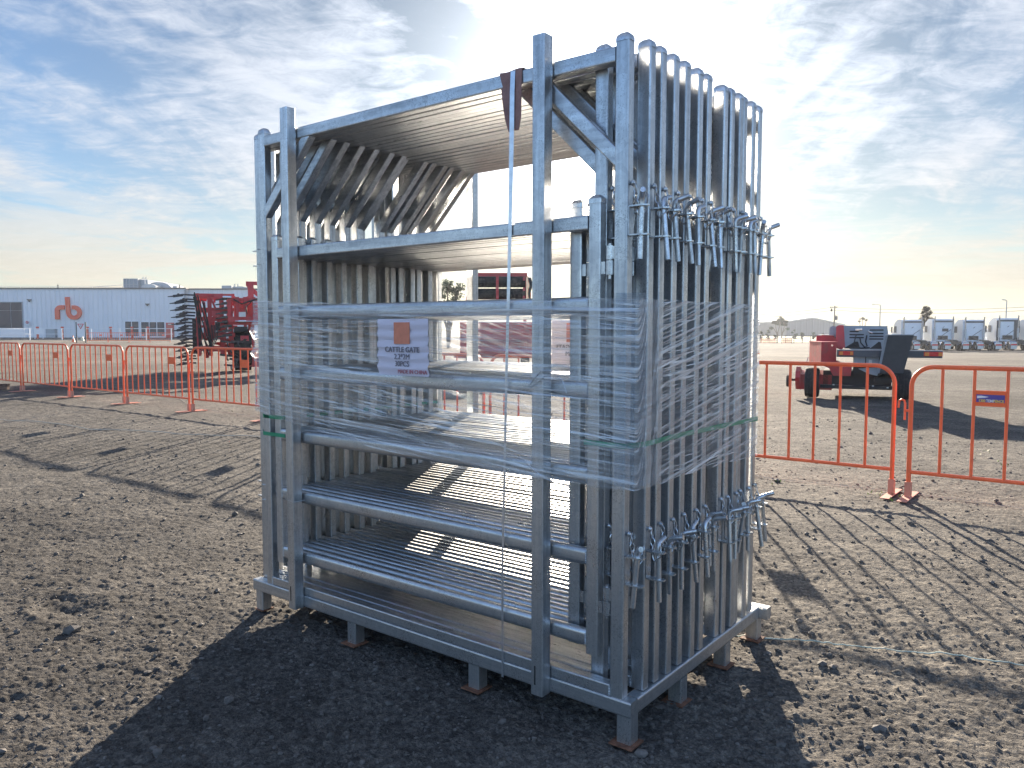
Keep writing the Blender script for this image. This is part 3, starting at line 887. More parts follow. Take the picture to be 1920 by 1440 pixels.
def build_film():
    # plan outline, anticlockwise from the far left corner; y negative is towards the photographer
    path = [(-2.175, DEP+0.02), (-2.19, 0.75), (-2.175, 0.10), (-2.10, -0.002), (-1.81, -0.054), (-1.745, -0.0545), (-1.74, -0.054),
            (-1.0, -0.0545), (-0.385, -0.0545), (-0.325, -0.0540), (-0.02, -0.010), (0.006, -0.007), (0.0085, 0.0), (0.0085, 0.08), (0.0, 0.25), (-0.003, 0.6), (-0.002, 1.10), (-0.012, 1.125), (-0.33, DEP+0.057), (-1.78, DEP+0.057), (-2.175, DEP+0.02)]
    P = [Vector((a, b, 0)) for a, b in path]
    d = [0]
    for a, b in zip(P, P[1:]): d.append(d[-1]+(b-a).length)
    tot = d[-1]; ns = 560; nz = 150
    # u measured so that 0 is the left front corner (index 3)
    u0 = d[3]
    S = sorted(set([round(tot*i/ns, 5) for i in range(ns+1)]+[round(q, 5) for q in d]))
    pos = []
    for s_ in S:
        for i in range(len(d)-1):
            if s_ <= d[i+1]+1e-6:
                t_ = (s_-d[i])/(d[i+1]-d[i]); p = P[i].lerp(P[i+1], max(0, min(1, t_)))
                tn = (P[i+1]-P[i]).normalized(); break
        pos.append((p, Vector((tn.y, -tn.x, 0)), s_-u0))
    us = np.array([q[2] for q in pos])
    # top and bottom edges along u
    uk = [-1.4, -0.3, 0.0, 0.3, 1.0, 1.75, 2.10, 2.6, 3.3, 3.9, 5.9]
    top = np.interp(us, uk, [1.52, 1.545, 1.548, 1.530, 1.512, 1.508, 1.503, 1.508, 1.512, 1.52, 1.52])
    bot = np.interp(us, uk, [1.02, 1.03, 1.012, 0.985, 0.905, 0.885, 0.876, 0.872, 0.855, 0.93, 1.02])
    zt = np.linspace(0, 1, nz+1)
    Z = bot[:, None]+(top-bot)[:, None]*zt[None, :]
    Z = Z+0.004*(vnoise(us[:, None]*9, zt[None, :]*2+5, 71)-0.5)*np.where((zt[None, :] < .05) | (zt[None, :] > .97), 2, 1)
    U = np.broadcast_to(us[:, None], Z.shape)
    # drum-tight rows: folds running round the bundle
    slope = np.where(U > 2.12, -0.17, 0.05)
    q = Z+U*slope
    rip = 0.0045*(vnoise(U*1.1, q*55, 51)-0.5)+0.003*(vnoise(U*2.3, q*120, 52)-0.5)+0.0012*(vnoise(U*5, q*260, 53)-0.5)
    sag = -0.010*(vnoise(U*1.3, Z*6, 54))
    # crumpled, pulled-out edge at the left corner
    cr = np.exp(-((U+0.05)/0.06)**2)*(np.exp(-((Z-1.40)/0.035)**2)*0.036+np.exp(-((Z-1.29)/0.022)**2)*0.03)
    # free span: pulled tight, does not reach the posts (always outside them)
    off = rip+cr+0.0035
    onup = np.zeros_like(us)
    off = off+np.where((U > 0.02) & (U < 2.0), 0.001, 0)
    X = np.array([q_[0].x for q_ in pos])[:, None]+np.array([q_[1].x for q_ in pos])[:, None]*off
    Y = np.array([q_[0].y for q_ in pos])[:, None]+np.array([q_[1].y for q_ in pos])[:, None]*off
    n1 = len(pos)
    V = np.stack([X, Y, Z], -1).reshape(-1, 3)
    idx = np.arange(n1*(nz+1)).reshape(n1, nz+1)
    F = np.stack([idx[:-1, :-1], idx[1:, :-1], idx[1:, 1:], idx[:-1, 1:]], -1).reshape(-1, 4)
    me = bpy.data.meshes.new('stretch_film')
    me.from_pydata(V.tolist(), [], F.tolist())
    uv = me.uv_layers.new(name='film')
    li = np.zeros(len(me.loops), dtype=np.int32); me.loops.foreach_get('vertex_index', li)
    uvv = np.stack([U.ravel()[li], Z.ravel()[li]], -1).astype(np.float32)
    uv.data.foreach_set('uv', uvv.ravel())
    me.polygons.foreach_set('use_smooth', np.ones(len(me.polygons), bool))
    me.materials.append(M['film']); me.update()
    o = bpy.data.objects.new('stretch_film', me); col.objects.link(o)
    tag(o, 'clear plastic stretch film wrapped in wrinkled bands round the middle of the stack', 'plastic film')
build_film()

def paper_sheet(name, x0, z0, w, h, y, label, sgn=1):
    """wavy sheet with its print; sgn -1 faces away from the photographer"""
    t = thing(name, label, 'paper sheet', (x0, y, z0), 0 if sgn > 0 else math.pi)
    mb = MB(); nx, nz_ = 14, 24; vs = []
    for lay_ in (0, 1):
        for j in range(nz_+1):
            for i in range(nx+1):
                fx, fz = i/nx, j/nz_
                wv = 0.0028*math.sin(fz*33+math.sin(fx*3)*0.7)+0.0010*math.sin(fz*71+fx*4)
                vs.append((fx*w-w/2+0.003*math.sin(fz*30), wv+lay_*0.0004, fz*h-h/2))
    n0_ = (nx+1)*(nz_+1); fs_ = []
    for j in range(nz_):
        for i in range(nx):
            a = j*(nx+1)+i
            fs_ += [(a, a+1, a+nx+2, a+nx+1), (n0_+a, n0_+a+nx+1, n0_+a+nx+2, n0_+a+1)]
    mb.add(vs, fs_, True)
    mb.build('sheet', M['paper'], t)
    f = -0.0035
    e = 0.0035 if sgn < 0 else 0.0004
    MB().box(-w*0.155, w*0.155, f-0.0008, f+e*2, h*0.06, h*0.44).build('orange_square', M['fadeo'], t)
    s_ = h*0.135
    text_mesh('CATTLE GATE', s_, M['fadei'], 'lettering', t, (0, f, -h*0.045), extrude=0.0006+e, bold=0.0003)
    text_mesh('2.2*2M', s_, M['fadei'], 'lettering', t, (0, f, -h*0.17), extrude=0.0006+e)
    text_mesh('30PCS', s_, M['fadei'], 'lettering', t, (0, f, -h*0.295), extrude=0.0006+e)
    text_mesh('MADE IN CHINA', s_*0.72, M['inkr'], 'lettering', t, (w*0.20, f, -h*0.43), extrude=0.0006+e)
    return t
paper_sheet('paper_sheet', -1.007, 1.335, 0.285, 0.225, -0.0645, 'white paper sheet reading CATTLE GATE 2.2*2M 30PCS on the front of the film')
paper_sheet('paper_sheet', -1.075, 1.323, 0.285, 0.27, DEP+0.045, 'white paper sheet on the rear side, seen from behind through the open stack', -1)

# loose wire ties
w1 = MB(); w1.tube([(-1.93, -0.008, 0.66), (-1.95, -0.012, 0.72), (-1.915, -0.02, 0.765), (-1.90, -0.012, 0.70), (-1.86, -0.015, 0.63), (-1.80, -0.055, 0.615), (-1.74, -0.056, 0.61), (-1.72, -0.006, 0.615)], 0.0012, 5)
w1.tube([(-1.93, -0.004, 0.60), (-1.945, -0.01, 0.64), (-1.92, -0.015, 0.67)], 0.0012, 5)
tag(w1.build('wire_tie', M['zinc']), 'loose thin wire tied round the left front upright at the fourth rail', 'wire tie', 'wire ties')
w2 = MB(); w2.tube([(-0.39, -0.0595, 1.20), (-0.36, -0.0605, 1.235), (-0.33, -0.0605, 1.262), (-0.29, -0.056, 1.262), (-0.25, -0.050, 1.235), (-0.235, -0.046, 1.19)], 0.0014, 5)
w2.tube([(-0.392, -0.06, 1.22), (-0.37, -0.061, 1.205), (-0.345, -0.061, 1.222), (-0.32, -0.061, 1.24)], 0.0014, 5)
tag(w2.build('wire_tie', M['zinc']), 'loose thin wire twisted round the right front upright at the second rail', 'wire tie', 'wire ties')
w3 = MB(); w3.tube([(-0.40, -0.061, 0.945), (-0.36, -0.0615, 0.915), (-0.33, -0.061, 0.90), (-0.31, -0.05, 0.885), (-0.26, -0.045, 0.872), (-0.22, -0.04, 0.87)], 0.0014, 5)
tag(w3.build('wire_tie', M['zinc']), 'thin wire twisted round the right front upright at the bottom of the film', 'wire tie', 'wire ties')

# ------------------------------------------------------------------ crowd barriers
def make_barrier(L=2.22, sticker=False):
    t = thing('crowd_barrier', 'x', 'barrier')
    H = 1.10; r = 0.018; rc = 0.16
    fr = MB(); pts = [(0, 0, 0.004), (0, 0, H-rc)]
    for k in range(1, 8): a = R(180-90*k/8); pts.append((rc+rc*math.cos(a), 0, H-rc+rc*math.sin(a)))
    pts += [(rc, 0, H), (L-rc, 0, H)]
    for k in range(1, 8): a = R(90-90*k/8); pts.append((L-rc+rc*math.cos(a), 0, H-rc+rc*math.sin(a)))
    pts += [(L, 0, H-rc), (L, 0, 0.004)]
    fr.tube(pts, r, 12)
    fr.tube([(r*0.5, 0, 0.215), (L-r*0.5, 0, 0.215)], r*0.85, 12)
    fr.build('frame', M['orange'], t)
    n = 10
    for k in range(1, n):
        x = L*k/n
        MB().tube([(x, 0, 0.215+r*0.6), (x, 0, H-r*0.6)], 0.0118, 10, False).build('picket', M['orange'], t)
    for x in (0, L):
        f = MB(); f.bar((x-0.0, -0.25, 0.003), (x, 0.25, 0.003), 0.075, 0.006, (0, 0, 1), 0.002, 1)
        f.box(x-0.024, x+0.024, -0.024, 0.024, 0.006, 0.13)
        f.build('foot', M['foot'], t)
    x0, x1 = L*0.2+0.0, L*0.3
    pl = MB().box(x0+0.008, x1-0.008, -0.006, 0.006, 0.80, 0.925).build('sign_plate', M['orange_flat'], t)
    if sticker:
        MB().box(x0+0.016, x1-0.016, -0.0085, -0.0065, 0.832, 0.893).build('sticker', M['blue'], pl)
        w = x1-x0
        text_mesh('1300', 0.030, M['yellow'], 'lettering', pl, (x0+w*0.25, -0.0095, 0.843), extrude=0.0004, sx=0.78, bold=0.0008)
        text_mesh('TEMP', 0.030, M['signw'], 'lettering', pl, (x0+w*0.50, -0.0095, 0.843), extrude=0.0004, sx=0.78, bold=0.0008)
        text_mesh('FENCE', 0.030, M['yellow'], 'lettering', pl, (x0+w*0.75, -0.0095, 0.843), extrude=0.0004, sx=0.78, bold=0.0008)
        MB().prism([(x0+0.022, 0.862), (x0+0.075, 0.868), (x0+0.10, 0.876), (x0+0.05, 0.884), (x0+0.022, 0.882)], 'y', -0.0098, -0.0088).build('flash', M['signw'], pl)
    hk = MB(); z = 0.78
    hk.tube([(0, 0, z-0.05), (-0.045, 0, z-0.05)], 0.011, 8)
    hk.tube([(-0.045, 0, z-0.13), (-0.045, 0, z+0.01), (-0.052, 0, z+0.035), (-0.072, 0, z+0.042), (-0.090, 0, z+0.030), (-0.094, 0, z-0.03)], 0.0085, 8)
    hk.build('hook', M['orange'], t)
    return t

def place_barrier(src, p0, p1, label, flip, first):
    """between two ground points"""
    o = src if first else copy_tree(src)
    a, b = (Vector(p0), Vector(p1)) if not flip else (Vector(p1), Vector(p0))
    d = b-a
    o.location = (a.x, a.y, ground_z(a.x, a.y)+0.004); o.rotation_euler = (0, 0, math.atan2(d.y, d.x))
    s = d.length/2.22
    o.scale = (s, 1, 1)
    tag(o, label, 'barrier', 'orange crowd barriers along the yard')
    return o
FY = 4.99
bs = make_barrier(sticker=True); bp = make_barrier()
def jx(a, b): return (a, FY, 0), (b, FY, 0)
place_barrier(bs, (-0.13, FY-0.05, 0), (2.14, FY-0.05, 0), 'orange crowd barrier with a blue sticker on its plate, at the right edge', False, True)
lefts = [(-2.48, -0.27, 'orange crowd barrier in front of the red baler, right of the stack'),
         (-4.73, -2.58, 'orange crowd barrier seen through the stretch film, right half of the stack'),
         (-6.98, -4.83, 'orange crowd barrier seen through the stretch film, left half of the stack'),
         (-9.20, -7.08, 'orange crowd barrier standing behind the left posts of the stack'),
         (-11.38, -9.30, 'orange crowd barrier running behind the left edge of the gate stack'),
         (-13.70, -11.50, 'orange crowd barrier in front of the tines of the folded implement'),
         (-16.08, -13.83, 'orange crowd barrier with its plate left of the tines of the implement'),
         (-18.58, -16.22, 'orange crowd barrier standing below the give way sign and the logo'),
         (-20.9, -18.72, 'leftmost orange crowd barrier, cut by the left edge of the photo')]
for i, (a, b, lab) in enumerate(lefts):
    place_barrier(bp, *jx(a, b), lab, True, i == 0)

_f = [o for o in col.objects if o.get('label', '').startswith('orange crowd barrier in front of the red baler')][0]
_l = [o for o in col.objects if o.get('label', '').startswith('orange crowd barrier with a blue')][0]
for ch in list(KIDS[_f.name]):
    if ch.name.split('.')[0] == 'hook': KIDS[_f.name].remove(ch); bpy.data.objects.remove(ch)
    elif ch.name.split('.')[0] == 'sign_plate': ch.location.x += 1.11
# a second short row far away in front of the building
def make_far_barrier(L):
    t = thing('crowd_barrier', 'x', 'barrier')
    mb = MB(); r = 0.03
    mb.tube([(0, 0, 0), (0, 0, 1.1), (L, 0, 1.1), (L, 0, 0)], r, 5); mb.tube([(0, 0, 0.2), (L, 0, 0.2)], r, 5)
    mb.build('frame', M['orange'], t)
    pk = MB()
    for k in range(1, 10): pk.tube([(L*k/10, 0, 0.2), (L*k/10, 0, 1.1)], 0.018, 4, False)
    pk.build('picket_infill', M['orange'], t)
    f = MB()
    for x in (0, L): f.box(x-0.06, x+0.06, -0.3, 0.3, 0, 0.03)
    f.build('foot', M['foot'], t)
    MB().box(L*0.6, L*0.72, -0.03, 0.03, 0.75, 0.9).build('sign_plate', M['orange_flat'], t)
    return t
fb0 = None
Zb = 92.0
far = [(165, 203, 'far orange barrier in front of the building, just right of the give way sign'), (204, 243, 'far orange barrier left of the two building windows'),
       (244, 281, 'far orange barrier under the two pane window of the building'), (282, 320, 'far orange barrier under the wide window and the red cabinet')]
for i, (a, b, lab) in enumerate(far):
    k = Zb/FPX
    if fb0 is None: fb0 = make_far_barrier(38*k); o = fb0
    else: o = copy_tree(fb0)
    o.location = at(a, Zb); o.rotation_euler = (0, 0, YAW)
    tag(o, lab, 'barrier', 'orange barriers before the building')

# ------------------------------------------------------------------ cords on the dirt
def ground_line(pts_px, r, name, mat, label, cat, lift=0.006, jit=0.004, sub=26):
    pts = []
    for (a, b), (c, d_) in zip(pts_px, pts_px[1:]):
        for k in range(sub):
            f = k/sub; px, py = a+(c-a)*f, b+(d_-b)*f
            Z = 1.402*FPX/(py-619.6)
            p = at(px, Z); pts.append(p)
    out = []
    for p in pts:
        h = float(rough_h(np.array([p.x]), np.array([p.y]))[0]); p.z += h-0.008+lift+r
        p.x += random.uniform(-jit, jit); p.y += random.uniform(-jit, jit); out.append(p)
    # settle: string bridges the hollows
    for _ in range(2):
        z = [q.z for q in out]
        for i in range(1, len(out)-1): out[i].z = max(out[i].z, (z[i-1]+z[i+1])/2)
    mb = MB(); mb.tube(out, r, 5)
    return tag(mb.build(name, mat), label, cat)
ground_line([(1330, 1190), (1385, 1204), (1440, 1209), (1560, 1216), (1640, 1226), (1760, 1236), (1920, 1258), (2060, 1285)], 0.0030, 'twine', M['twine'], 'pale blue and yellow twine lying on the dirt right of the rack', 'twine')
ground_line([(-80, 780), (0, 789), (60, 792), (125, 800), (165, 807), (250, 809), (330, 815), (480, 821), (620, 830)], 0.0042, 'twine', M['string'], 'pale twine lying on the dirt left of the rack', 'twine')
ground_line([(1380, 888), (1440, 898), (1560, 909), (1650, 919), (1800, 938), (1960, 960)], 0.0022, 'string', M['string'], 'thin string on the ground along the feet of the right barriers', 'string', sub=14)
ground_line([(220, 728), (330, 744), (360, 770-4), (480, 783), (560, 793)], 0.0022, 'string', M['string'], 'thin string on the ground along the feet of the left barriers', 'string', sub=14)

# timber lying at the left edge
tb = thing('timber_bearer', 'old brown timber bearers lying on the dirt at the left edge', 'timber', at(2, 1.402*FPX/(731-619.6)), YAW+0.05)
MB().bar((-0.75, 0, 0.045), (0.135, 0, 0.045), 0.10, 0.085, (0, 0, 1), 0.006, 1).build('lower_beam', M['timber'], tb)
MB().bar((-0.70, 0.06, 0.112), (0.13, 0.02, 0.112), 0.10, 0.045, (0, 0, 1), 0.006, 1).build('upper_beam', M['timber'], tb)

# weeds at the barrier feet
wm = MB(); rw = random.Random(5)
for (px, py, n) in ((1692, 937, 12), (1650, 932, 8), (1850, 850, 7), (1890, 870, 7), (1465, 908, 4), (440, 772, 4)):
    Z = 1.402*FPX/(py-619.6)
    for _ in range(n):
        p = at(px+rw.uniform(-14, 14), Z*(1+rw.uniform(-0.02, 0.02)))
        a = rw.uniform(0, 6.28); h = rw.uniform(0.012, 0.030); w = 0.008
        c, s_ = math.cos(a), math.sin(a)
        wm.add([(p.x-w*s_, p.y+w*c, p.z), (p.x+w*s_, p.y-w*c, p.z), (p.x+c*h, p.y+s_*h, p.z+h)], [(0, 1, 2)])
tag(wm.build('weeds', M['weed'], fix=False), 'small green weeds sprouting round the barrier feet', 'weeds', kind='stuff')

# ------------------------------------------------------------------ tyres
def tyre(parent, c, rad, wid, axis='x', lug=True, name='wheel', rimr=0.52, dish=1, nl=22):
    """axis along x; returns the wheel part with tyre mesh and rim sub-part"""
    ti = MB(); hw = wid/2
    prof = [(-hw*0.62, rad*rimr), (-hw*0.95, rad*0.66), (-hw, rad*0.82), (-hw*0.90, rad*0.94), (-hw*0.62, rad*0.985), (0, rad), (hw*0.62, rad*0.985), (hw*0.90, rad*0.94), (hw, rad*0.82), (hw*0.95, rad*0.66), (hw*0.62, rad*rimr)]
    if lug: prof = [(a, b*(0.965 if abs(b) > rad*0.9 else 1)) for a, b in prof]
    ti.lathe(prof, c, axis, 36)
    if lug:
        for k in range(nl):
            for s in (-1, 1):
                a = 2*math.pi*(k+(0.5 if s > 0 else 0))/nl
                def P(t, r_, a_): 
                    if axis == 'x': return (c[0]+t, c[1]+r_*math.cos(a_), c[2]+r_*math.sin(a_))
                    return (c[0]+r_*math.cos(a_), c[1]+t, c[2]+r_*math.sin(a_))
                da = 0.055; sk = 0.26
                v = []
                for r_ in (rad*0.93, rad*1.012):
                    v += [P(s*hw*0.02, r_, a+sk-da), P(s*hw*0.02, r_, a+sk+da), P(s*hw*0.93, r_*0.985, a+da*1.3), P(s*hw*0.93, r_*0.985, a-da*1.3)]
                ti.add(v, [(0,1,2,3),(7,6,5,4),(0,4,5,1),(1,5,6,2),(2,6,7,3),(3,7,4,0)])
    else:
        for g in (-0.5, -0.17, 0.17, 0.5): ti.lathe([(hw*g-0.012*rad, rad*0.99), (hw*g, rad*1.014), (hw*g+0.012*rad, rad*0.99)], c, axis, 36)
    w = ti.build(name, M['rubber'], parent)
    ri = MB(); q = -1 if dish < 0 else 1
    ri.lathe([(-hw*0.62, rad*rimr*1.02), (-hw*0.55, rad*rimr*0.93), (-hw*0.15, rad*rimr*0.86), (hw*0.1*q, rad*0.3), (hw*0.12*q, rad*0.16), (hw*0.35*q, rad*0.15), (hw*0.35*q, 0.001)], c, axis, 28)
    ri.lathe([(hw*0.62, rad*rimr*1.02), (hw*0.55, rad*rimr*0.93), (hw*0.15, rad*rimr*0.86)], c, axis, 28)
    ri.build('rim', M['rim'], w)
    return w

# ------------------------------------------------------------------ folded red implement, left
def implement():
    Z = 26.7; k = Z/FPX; px0 = 400; yb = 697
    t = thing('folded_cultivator', 'red folded cultivator with rows of black tines sticking out to the left', 'farm implement', at(px0, Z), facing(px0))
    t.scale = (math.cos(YAW-facing(px0)), 1, 1)
    X = lambda p: (p-px0)*k
    H = lambda p: (yb-p)*k
    rr = random.Random(4)
    # wing frame standing upright
    fr = MB()
    for dy in (0.0, 1.3, 2.4):
        for px in (374, 396, 418, 436): fr.bar((X(px), dy, H(668)), (X(px)+rr.uniform(-0.03, 0.03), dy, H(552)), 0.13, 0.13, (0, 1, 0), 0.01, 1)
        for py in (555, 581, 598, 628, 655): fr.bar((X(369), dy, H(py)), (X(442), dy, H(py)), 0.12, 0.12, (0, 0, 1), 0.01, 1)
    for px in (374, 418, 440):
        for py in (554, 598, 640): fr.bar((X(px), 0, H(py)), (X(px), 2.4, H(py)), 0.10, 0.10, (0, 0, 1), 0.01, 1)
    for q in range(46):
        a = rr.uniform(374, 436); b = rr.uniform(556, 660); dy = rr.uniform(0.0, 2.4)
        if q % 2: fr.bar((X(a), dy, H(b)), (X(min(442, a+rr.uniform(8, 26))), dy, H(b+rr.uniform(-2, 2))), 0.09, 0.09, (0, 0, 1), 0.01, 1)
        else: fr.bar((X(a), dy, H(b)), (X(a+rr.uniform(-2, 2)), dy, H(min(672, b+rr.uniform(10, 34)))), 0.09, 0.09, (0, 1, 0), 0.01, 1)
    fr.bar((X(376), -0.06, H(640)), (X(414), -0.06, H(585)), 0.07, 0.07, (0, 1, 0), 0.01, 1)
    fr.bar((X(398), -0.05, H(560)), (X(415), -0.05, H(600)), 0.07, 0.07, (0, 1, 0), 0.01, 1)
    fr.build('wing_frame', M['red'], t)
    mf = MB()
    for dy in (-0.4, 1.6):
        mf.bar((X(430), dy, H(600)), (X(640), dy, H(600)), 0.18, 0.20, (0, 0, 1), 0.01, 1)
        mf.bar((X(430), dy, H(563)), (X(640), dy, H(563)), 0.10, 0.12, (0, 0, 1), 0.01, 1)
        mf.bar((X(430), dy, H(607)), (X(640), dy, H(607)), 0.08, 0.08, (0, 0, 1), 0.01, 1)
        for px in (432, 447, 462, 478, 500, 530, 570, 610): mf.bar((X(px), dy, H(604)), (X(px), dy, H(558)), 0.13, 0.13, (0, 1, 0), 0.01, 1)
        mf.bar((X(440), dy, H(566)), (X(470), dy, H(598)), 0.08, 0.08, (0, 1, 0), 0.01, 1)
    mf.box(X(444), X(640), 0.6, 1.0, H(598), H(566))
    mf.bar((X(474), 0.2, H(690)), (X(474), 0.2, H(600)), 0.22, 0.18, (0, 1, 0), 0.01, 1)
    for px in (440, 500, 570, 636): mf.bar((X(px), -0.4, H(600)), (X(px), 1.6, H(600)), 0.12, 0.12, (0, 0, 1), 0.01, 1)
    mf.bar((X(420), -0.1, H(655)), (X(480), -0.1, H(655)), 0.09, 0.09, (0, 0, 1), 0.01, 1)
    mf.build('main_frame', M['red'], t)
    ma = MB()
    ma.bar((X(474), 0, H(600)), (X(474), 0, H(531)), 0.20, 0.16, (0, 1, 0), 0.01, 1)
    ma.bar((X(465), 0, H(531)), (X(492), 0, H(531)), 0.10, 0.12, (0, 0, 1), 0.01, 1)
    ma.bar((X(466), 0, H(533)), (X(474), 0, H(546)), 0.07, 0.07, (0, 1, 0), 0.01, 1)
    ma.bar((X(474), 0, H(541)), (X(500), 0, H(562)), 0.14, 0.12, (0, 1, 0), 0.01, 1)
    ma.bar((X(474), 0, H(556)), (X(452), 0, H(567)), 0.12, 0.12, (0, 1, 0), 0.01, 1)
    ma.build('mast', M['red2'], t)
    # plates and brackets
    for a, b, c, d_ in ((404, 552, 420, 560), (430, 556, 444, 568), (447, 570, 470, 577), (384, 600, 392, 615), (399, 584, 414, 594), (452, 630, 468, 642)):
        MB().box(X(a), X(c), -0.12, -0.10, H(d_), H(b)).build('mounting_plate', M['red2'], t)
    for q in range(26):
        a = rr.uniform(372, 470); b = rr.uniform(556, 640); MB().box(X(a), X(a)+rr.uniform(.06, .2), rr.uniform(-.16, 1.5), rr.uniform(-.1, 1.6), H(b), H(b)+rr.uniform(.05, .16)).build('bracket', M['red2'], t)
    # tines
    for j in range(21):
        py = 557+j*6.25; dy = 0.0 if j % 2 == 0 else 0.9
        tip = 320+(0 if j % 2 == 0 else 10)+j*0.45+rr.uniform(-1.5, 1.5)
        tn = MB()
        x1 = X(tip); x0 = X(368); zz = H(py)+rr.uniform(-.01, .01)
        tn.bar((x0, dy, zz+0.03), (x0+(x1-x0)*0.45, dy, zz+0.045), 0.06, 0.055, (0, 0, 1), 0.01, 1)
        tn.bar((x0+(x1-x0)*0.42, dy, zz+0.03), (x0+(x1-x0)*0.80, dy, zz-0.015), 0.07, 0.085, (0, 0, 1), 0.015, 1)
        tn.bar((x0+(x1-x0)*0.78, dy, zz-0.015), (x1, dy, zz-0.035), 0.045, 0.05, (0, 0, 1), 0.01, 1, taper=0.5)
        tn.cyl((x0+(x1-x0)*0.60, dy-0.05, zz+0.03), (x0+(x1-x0)*0.60, dy+0.05, zz+0.03), 0.055, 10)
        tn.build('tine', M['shank'], t)
    # second inner bank of tines
    for j in range(9):
        py = 560+j*8.5
        tn = MB(); zz = H(py)
        tn.bar((X(436), -0.3, zz), (X(418), -0.3, zz-0.04), 0.06, 0.09, (0, 0, 1), 0.01, 1)
        tn.bar((X(420), -0.3, zz-0.04), (X(406), -0.3, zz-0.08), 0.05, 0.06, (0, 0, 1), 0.01, 1, taper=0.6)
        tn.build('tine', M['shank'], t)
    # lower gangs
    for px, py in ((414, 640), (420, 652), (412, 665), (430, 673), (420, 684), (438, 688), (434, 640)):
        g = MB(); g.bar((X(px), -0.3, H(py)), (X(px+26), -0.3, H(py+3)), 0.07, 0.07, (0, 0, 1), 0.01, 1)
        g.tube([(X(px+13), -0.36, H(py)), (X(px+13), -0.40, H(py)-0.13), (X(px+16), -0.38, H(py)-0.20)], 0.03, 6)
        g.build('tine', M['shank'], t)
    # hoses
    hs = MB()
    for q in range(9):
        a = 366+q*1.6; b = 376+q*3.2
        pts = []
        for s_ in range(13):
            f = s_/12; pts.append((X(a+(b-a)*f+6*math.sin(f*3.0+q)), -0.22-0.06*q % 0.2, H(558+100*f+8*math.sin(f*4+q))))
        hs.tube(pts, 0.022, 6)
    for q in range(5):
        pts = [(X(398+q*3), -0.3, H(610)), (X(396+q*3), -0.36, H(635)), (X(392+q), -0.3, H(650+q*2)), (X(386), -0.3, H(640))]
        hs.tube(pts, 0.02, 6)
    hs.tube([(X(440), -0.55, H(563)), (X(455), -0.6, H(571)), (X(470), -0.6, H(566)), (X(490), -0.55, H(560))], 0.03, 6)
    hs.tube([(X(465), -0.55, H(590)), (X(463), -0.6, H(577)), (X(475), -0.6, H(565)), (X(490), -0.55, H(561))], 0.02, 6)
    hs.build('hoses', M['black'], t)
    bx = MB()
    bx.box(X(362), X(378), 0.25, 1.6, H(664), H(600)); bx.box(X(405), X(428), 0.2, 1.2, H(620), H(604)); bx.box(X(441), X(466), -0.25, 0.4, H(622), H(613))
    bx.build('seed_box', M['black'], t)
    rm = MB(); rm.cyl((X(442), -0.55, H(603)), (X(485), -0.55, H(603)), 0.022, 8); rm.cyl((X(448), -0.62, H(603)), (X(462), -0.62, H(603)), 0.045, 10); rm.cyl((X(420), -0.5, H(559)), (X(436), -0.5, H(559)), 0.05, 10)
    rm.build('hydraulic_ram', M['chrome'], t)
    MB().box(X(449), X(462), -0.62, -0.60, H(595), H(586)).build('data_plate', M['plate'], t)
    tyre(t, (X(457), 0.5, 0.73), 0.73, 0.62, 'x', True)
    tyre(t, (X(600), 0.5, 0.73), 0.73, 0.62, 'x', True)
    MB().box(X(470), X(488), 0.1, 0.3, H(690), H(664)).build('axle_arm', M['red'], t)
    return t
implement()

# ------------------------------------------------------------------ red machine with black rollers, behind the stack
def roller_machine():
    Z = 30.0; k = Z/FPX; px0 = 940; yb = 619.6+1.402*FPX/Z
    t = thing('roller_implement', 'red farm machine with two black ribbed rollers, seen through the gate stack', 'farm implement', at(px0, Z), YAW)
    X = lambda p: (p-px0)*k
    H = lambda p: (yb-p)*k
    fr = MB()
    fr.box(X(890), X(988), -0.12, 0.12, H(520), H(513))
    for px in (891, 984): fr.bar((X(px), 0, H(660)), (X(px), 0, H(515)), 0.12, 0.16, (0, 1, 0), 0.01, 1)
    fr.bar((X(933), -0.42, H(566)), (X(933), -0.42, H(520)), 0.10, 0.05, (0, 1, 0), 0.01, 1)
    fr.prism([(X(868), H(600)), (X(888), H(600)), (X(888), H(515)), (X(881), H(520))], 'y', -0.1, 0.1)
    for q in range(5): fr.bar((X(986+q*2.2), -0.1+q*0.1, H(566)), (X(986+q*2.2), -0.1+q*0.1, H(516+q*2)), 0.03, 0.12, (0, 1, 0), 0.004, 1)
    fr.box(X(862), X(1002), 0.2, 1.6, H(664), H(604)); fr.box(X(870), X(995), -0.25, 0.2, H(636), H(618))
    fr.bar((X(850), 0.5, H(668)), (X(1040), 0.5, H(668)), 0.16, 0.16, (0, 0, 1), 0.01, 1)
    fr.build('frame', M['red'], t)
    for pc, rp in ((530, 10.8), (552, 10.8)):
        ro = MB(); prof = [(X(895), 0.001), (X(895), rp*k)]
        n = 34
        for q in range(n+1):
            x = X(896+q*87/n); prof += [(x, rp*k), (x+0.4*87/n*k, rp*k*0.93), (x+0.55*87/n*k, rp*k*0.93)]
        prof += [(X(984.5), rp*k), (X(984.5), 0.001)]
        ro.lathe(prof, (0, -0.16, H(pc)), 'x', 28, False)
        ro.build('roller', M['rubber'], t)
    for px in (931, 980):
        for py in (522, 541, 556): MB().box(X(px), X(px+4), -0.45, -0.40, H(py+6), H(py)).build('roller_bracket', M['red2'], t)
    hs = MB()
    for q in range(4): hs.tube([(X(990+q*1.5), -0.2, H(522)), (X(993+q*1.5), -0.3, H(536)), (X(990+q), -0.25, H(552)), (X(994), -0.2, H(566))], 0.02, 6)
    hs.build('hoses', M['black'], t)
    for px in (880, 985): tyre(t, (X(px), 0.8, 0.46), 0.46, 0.34, 'x', False, nl=18)
roller_machine()

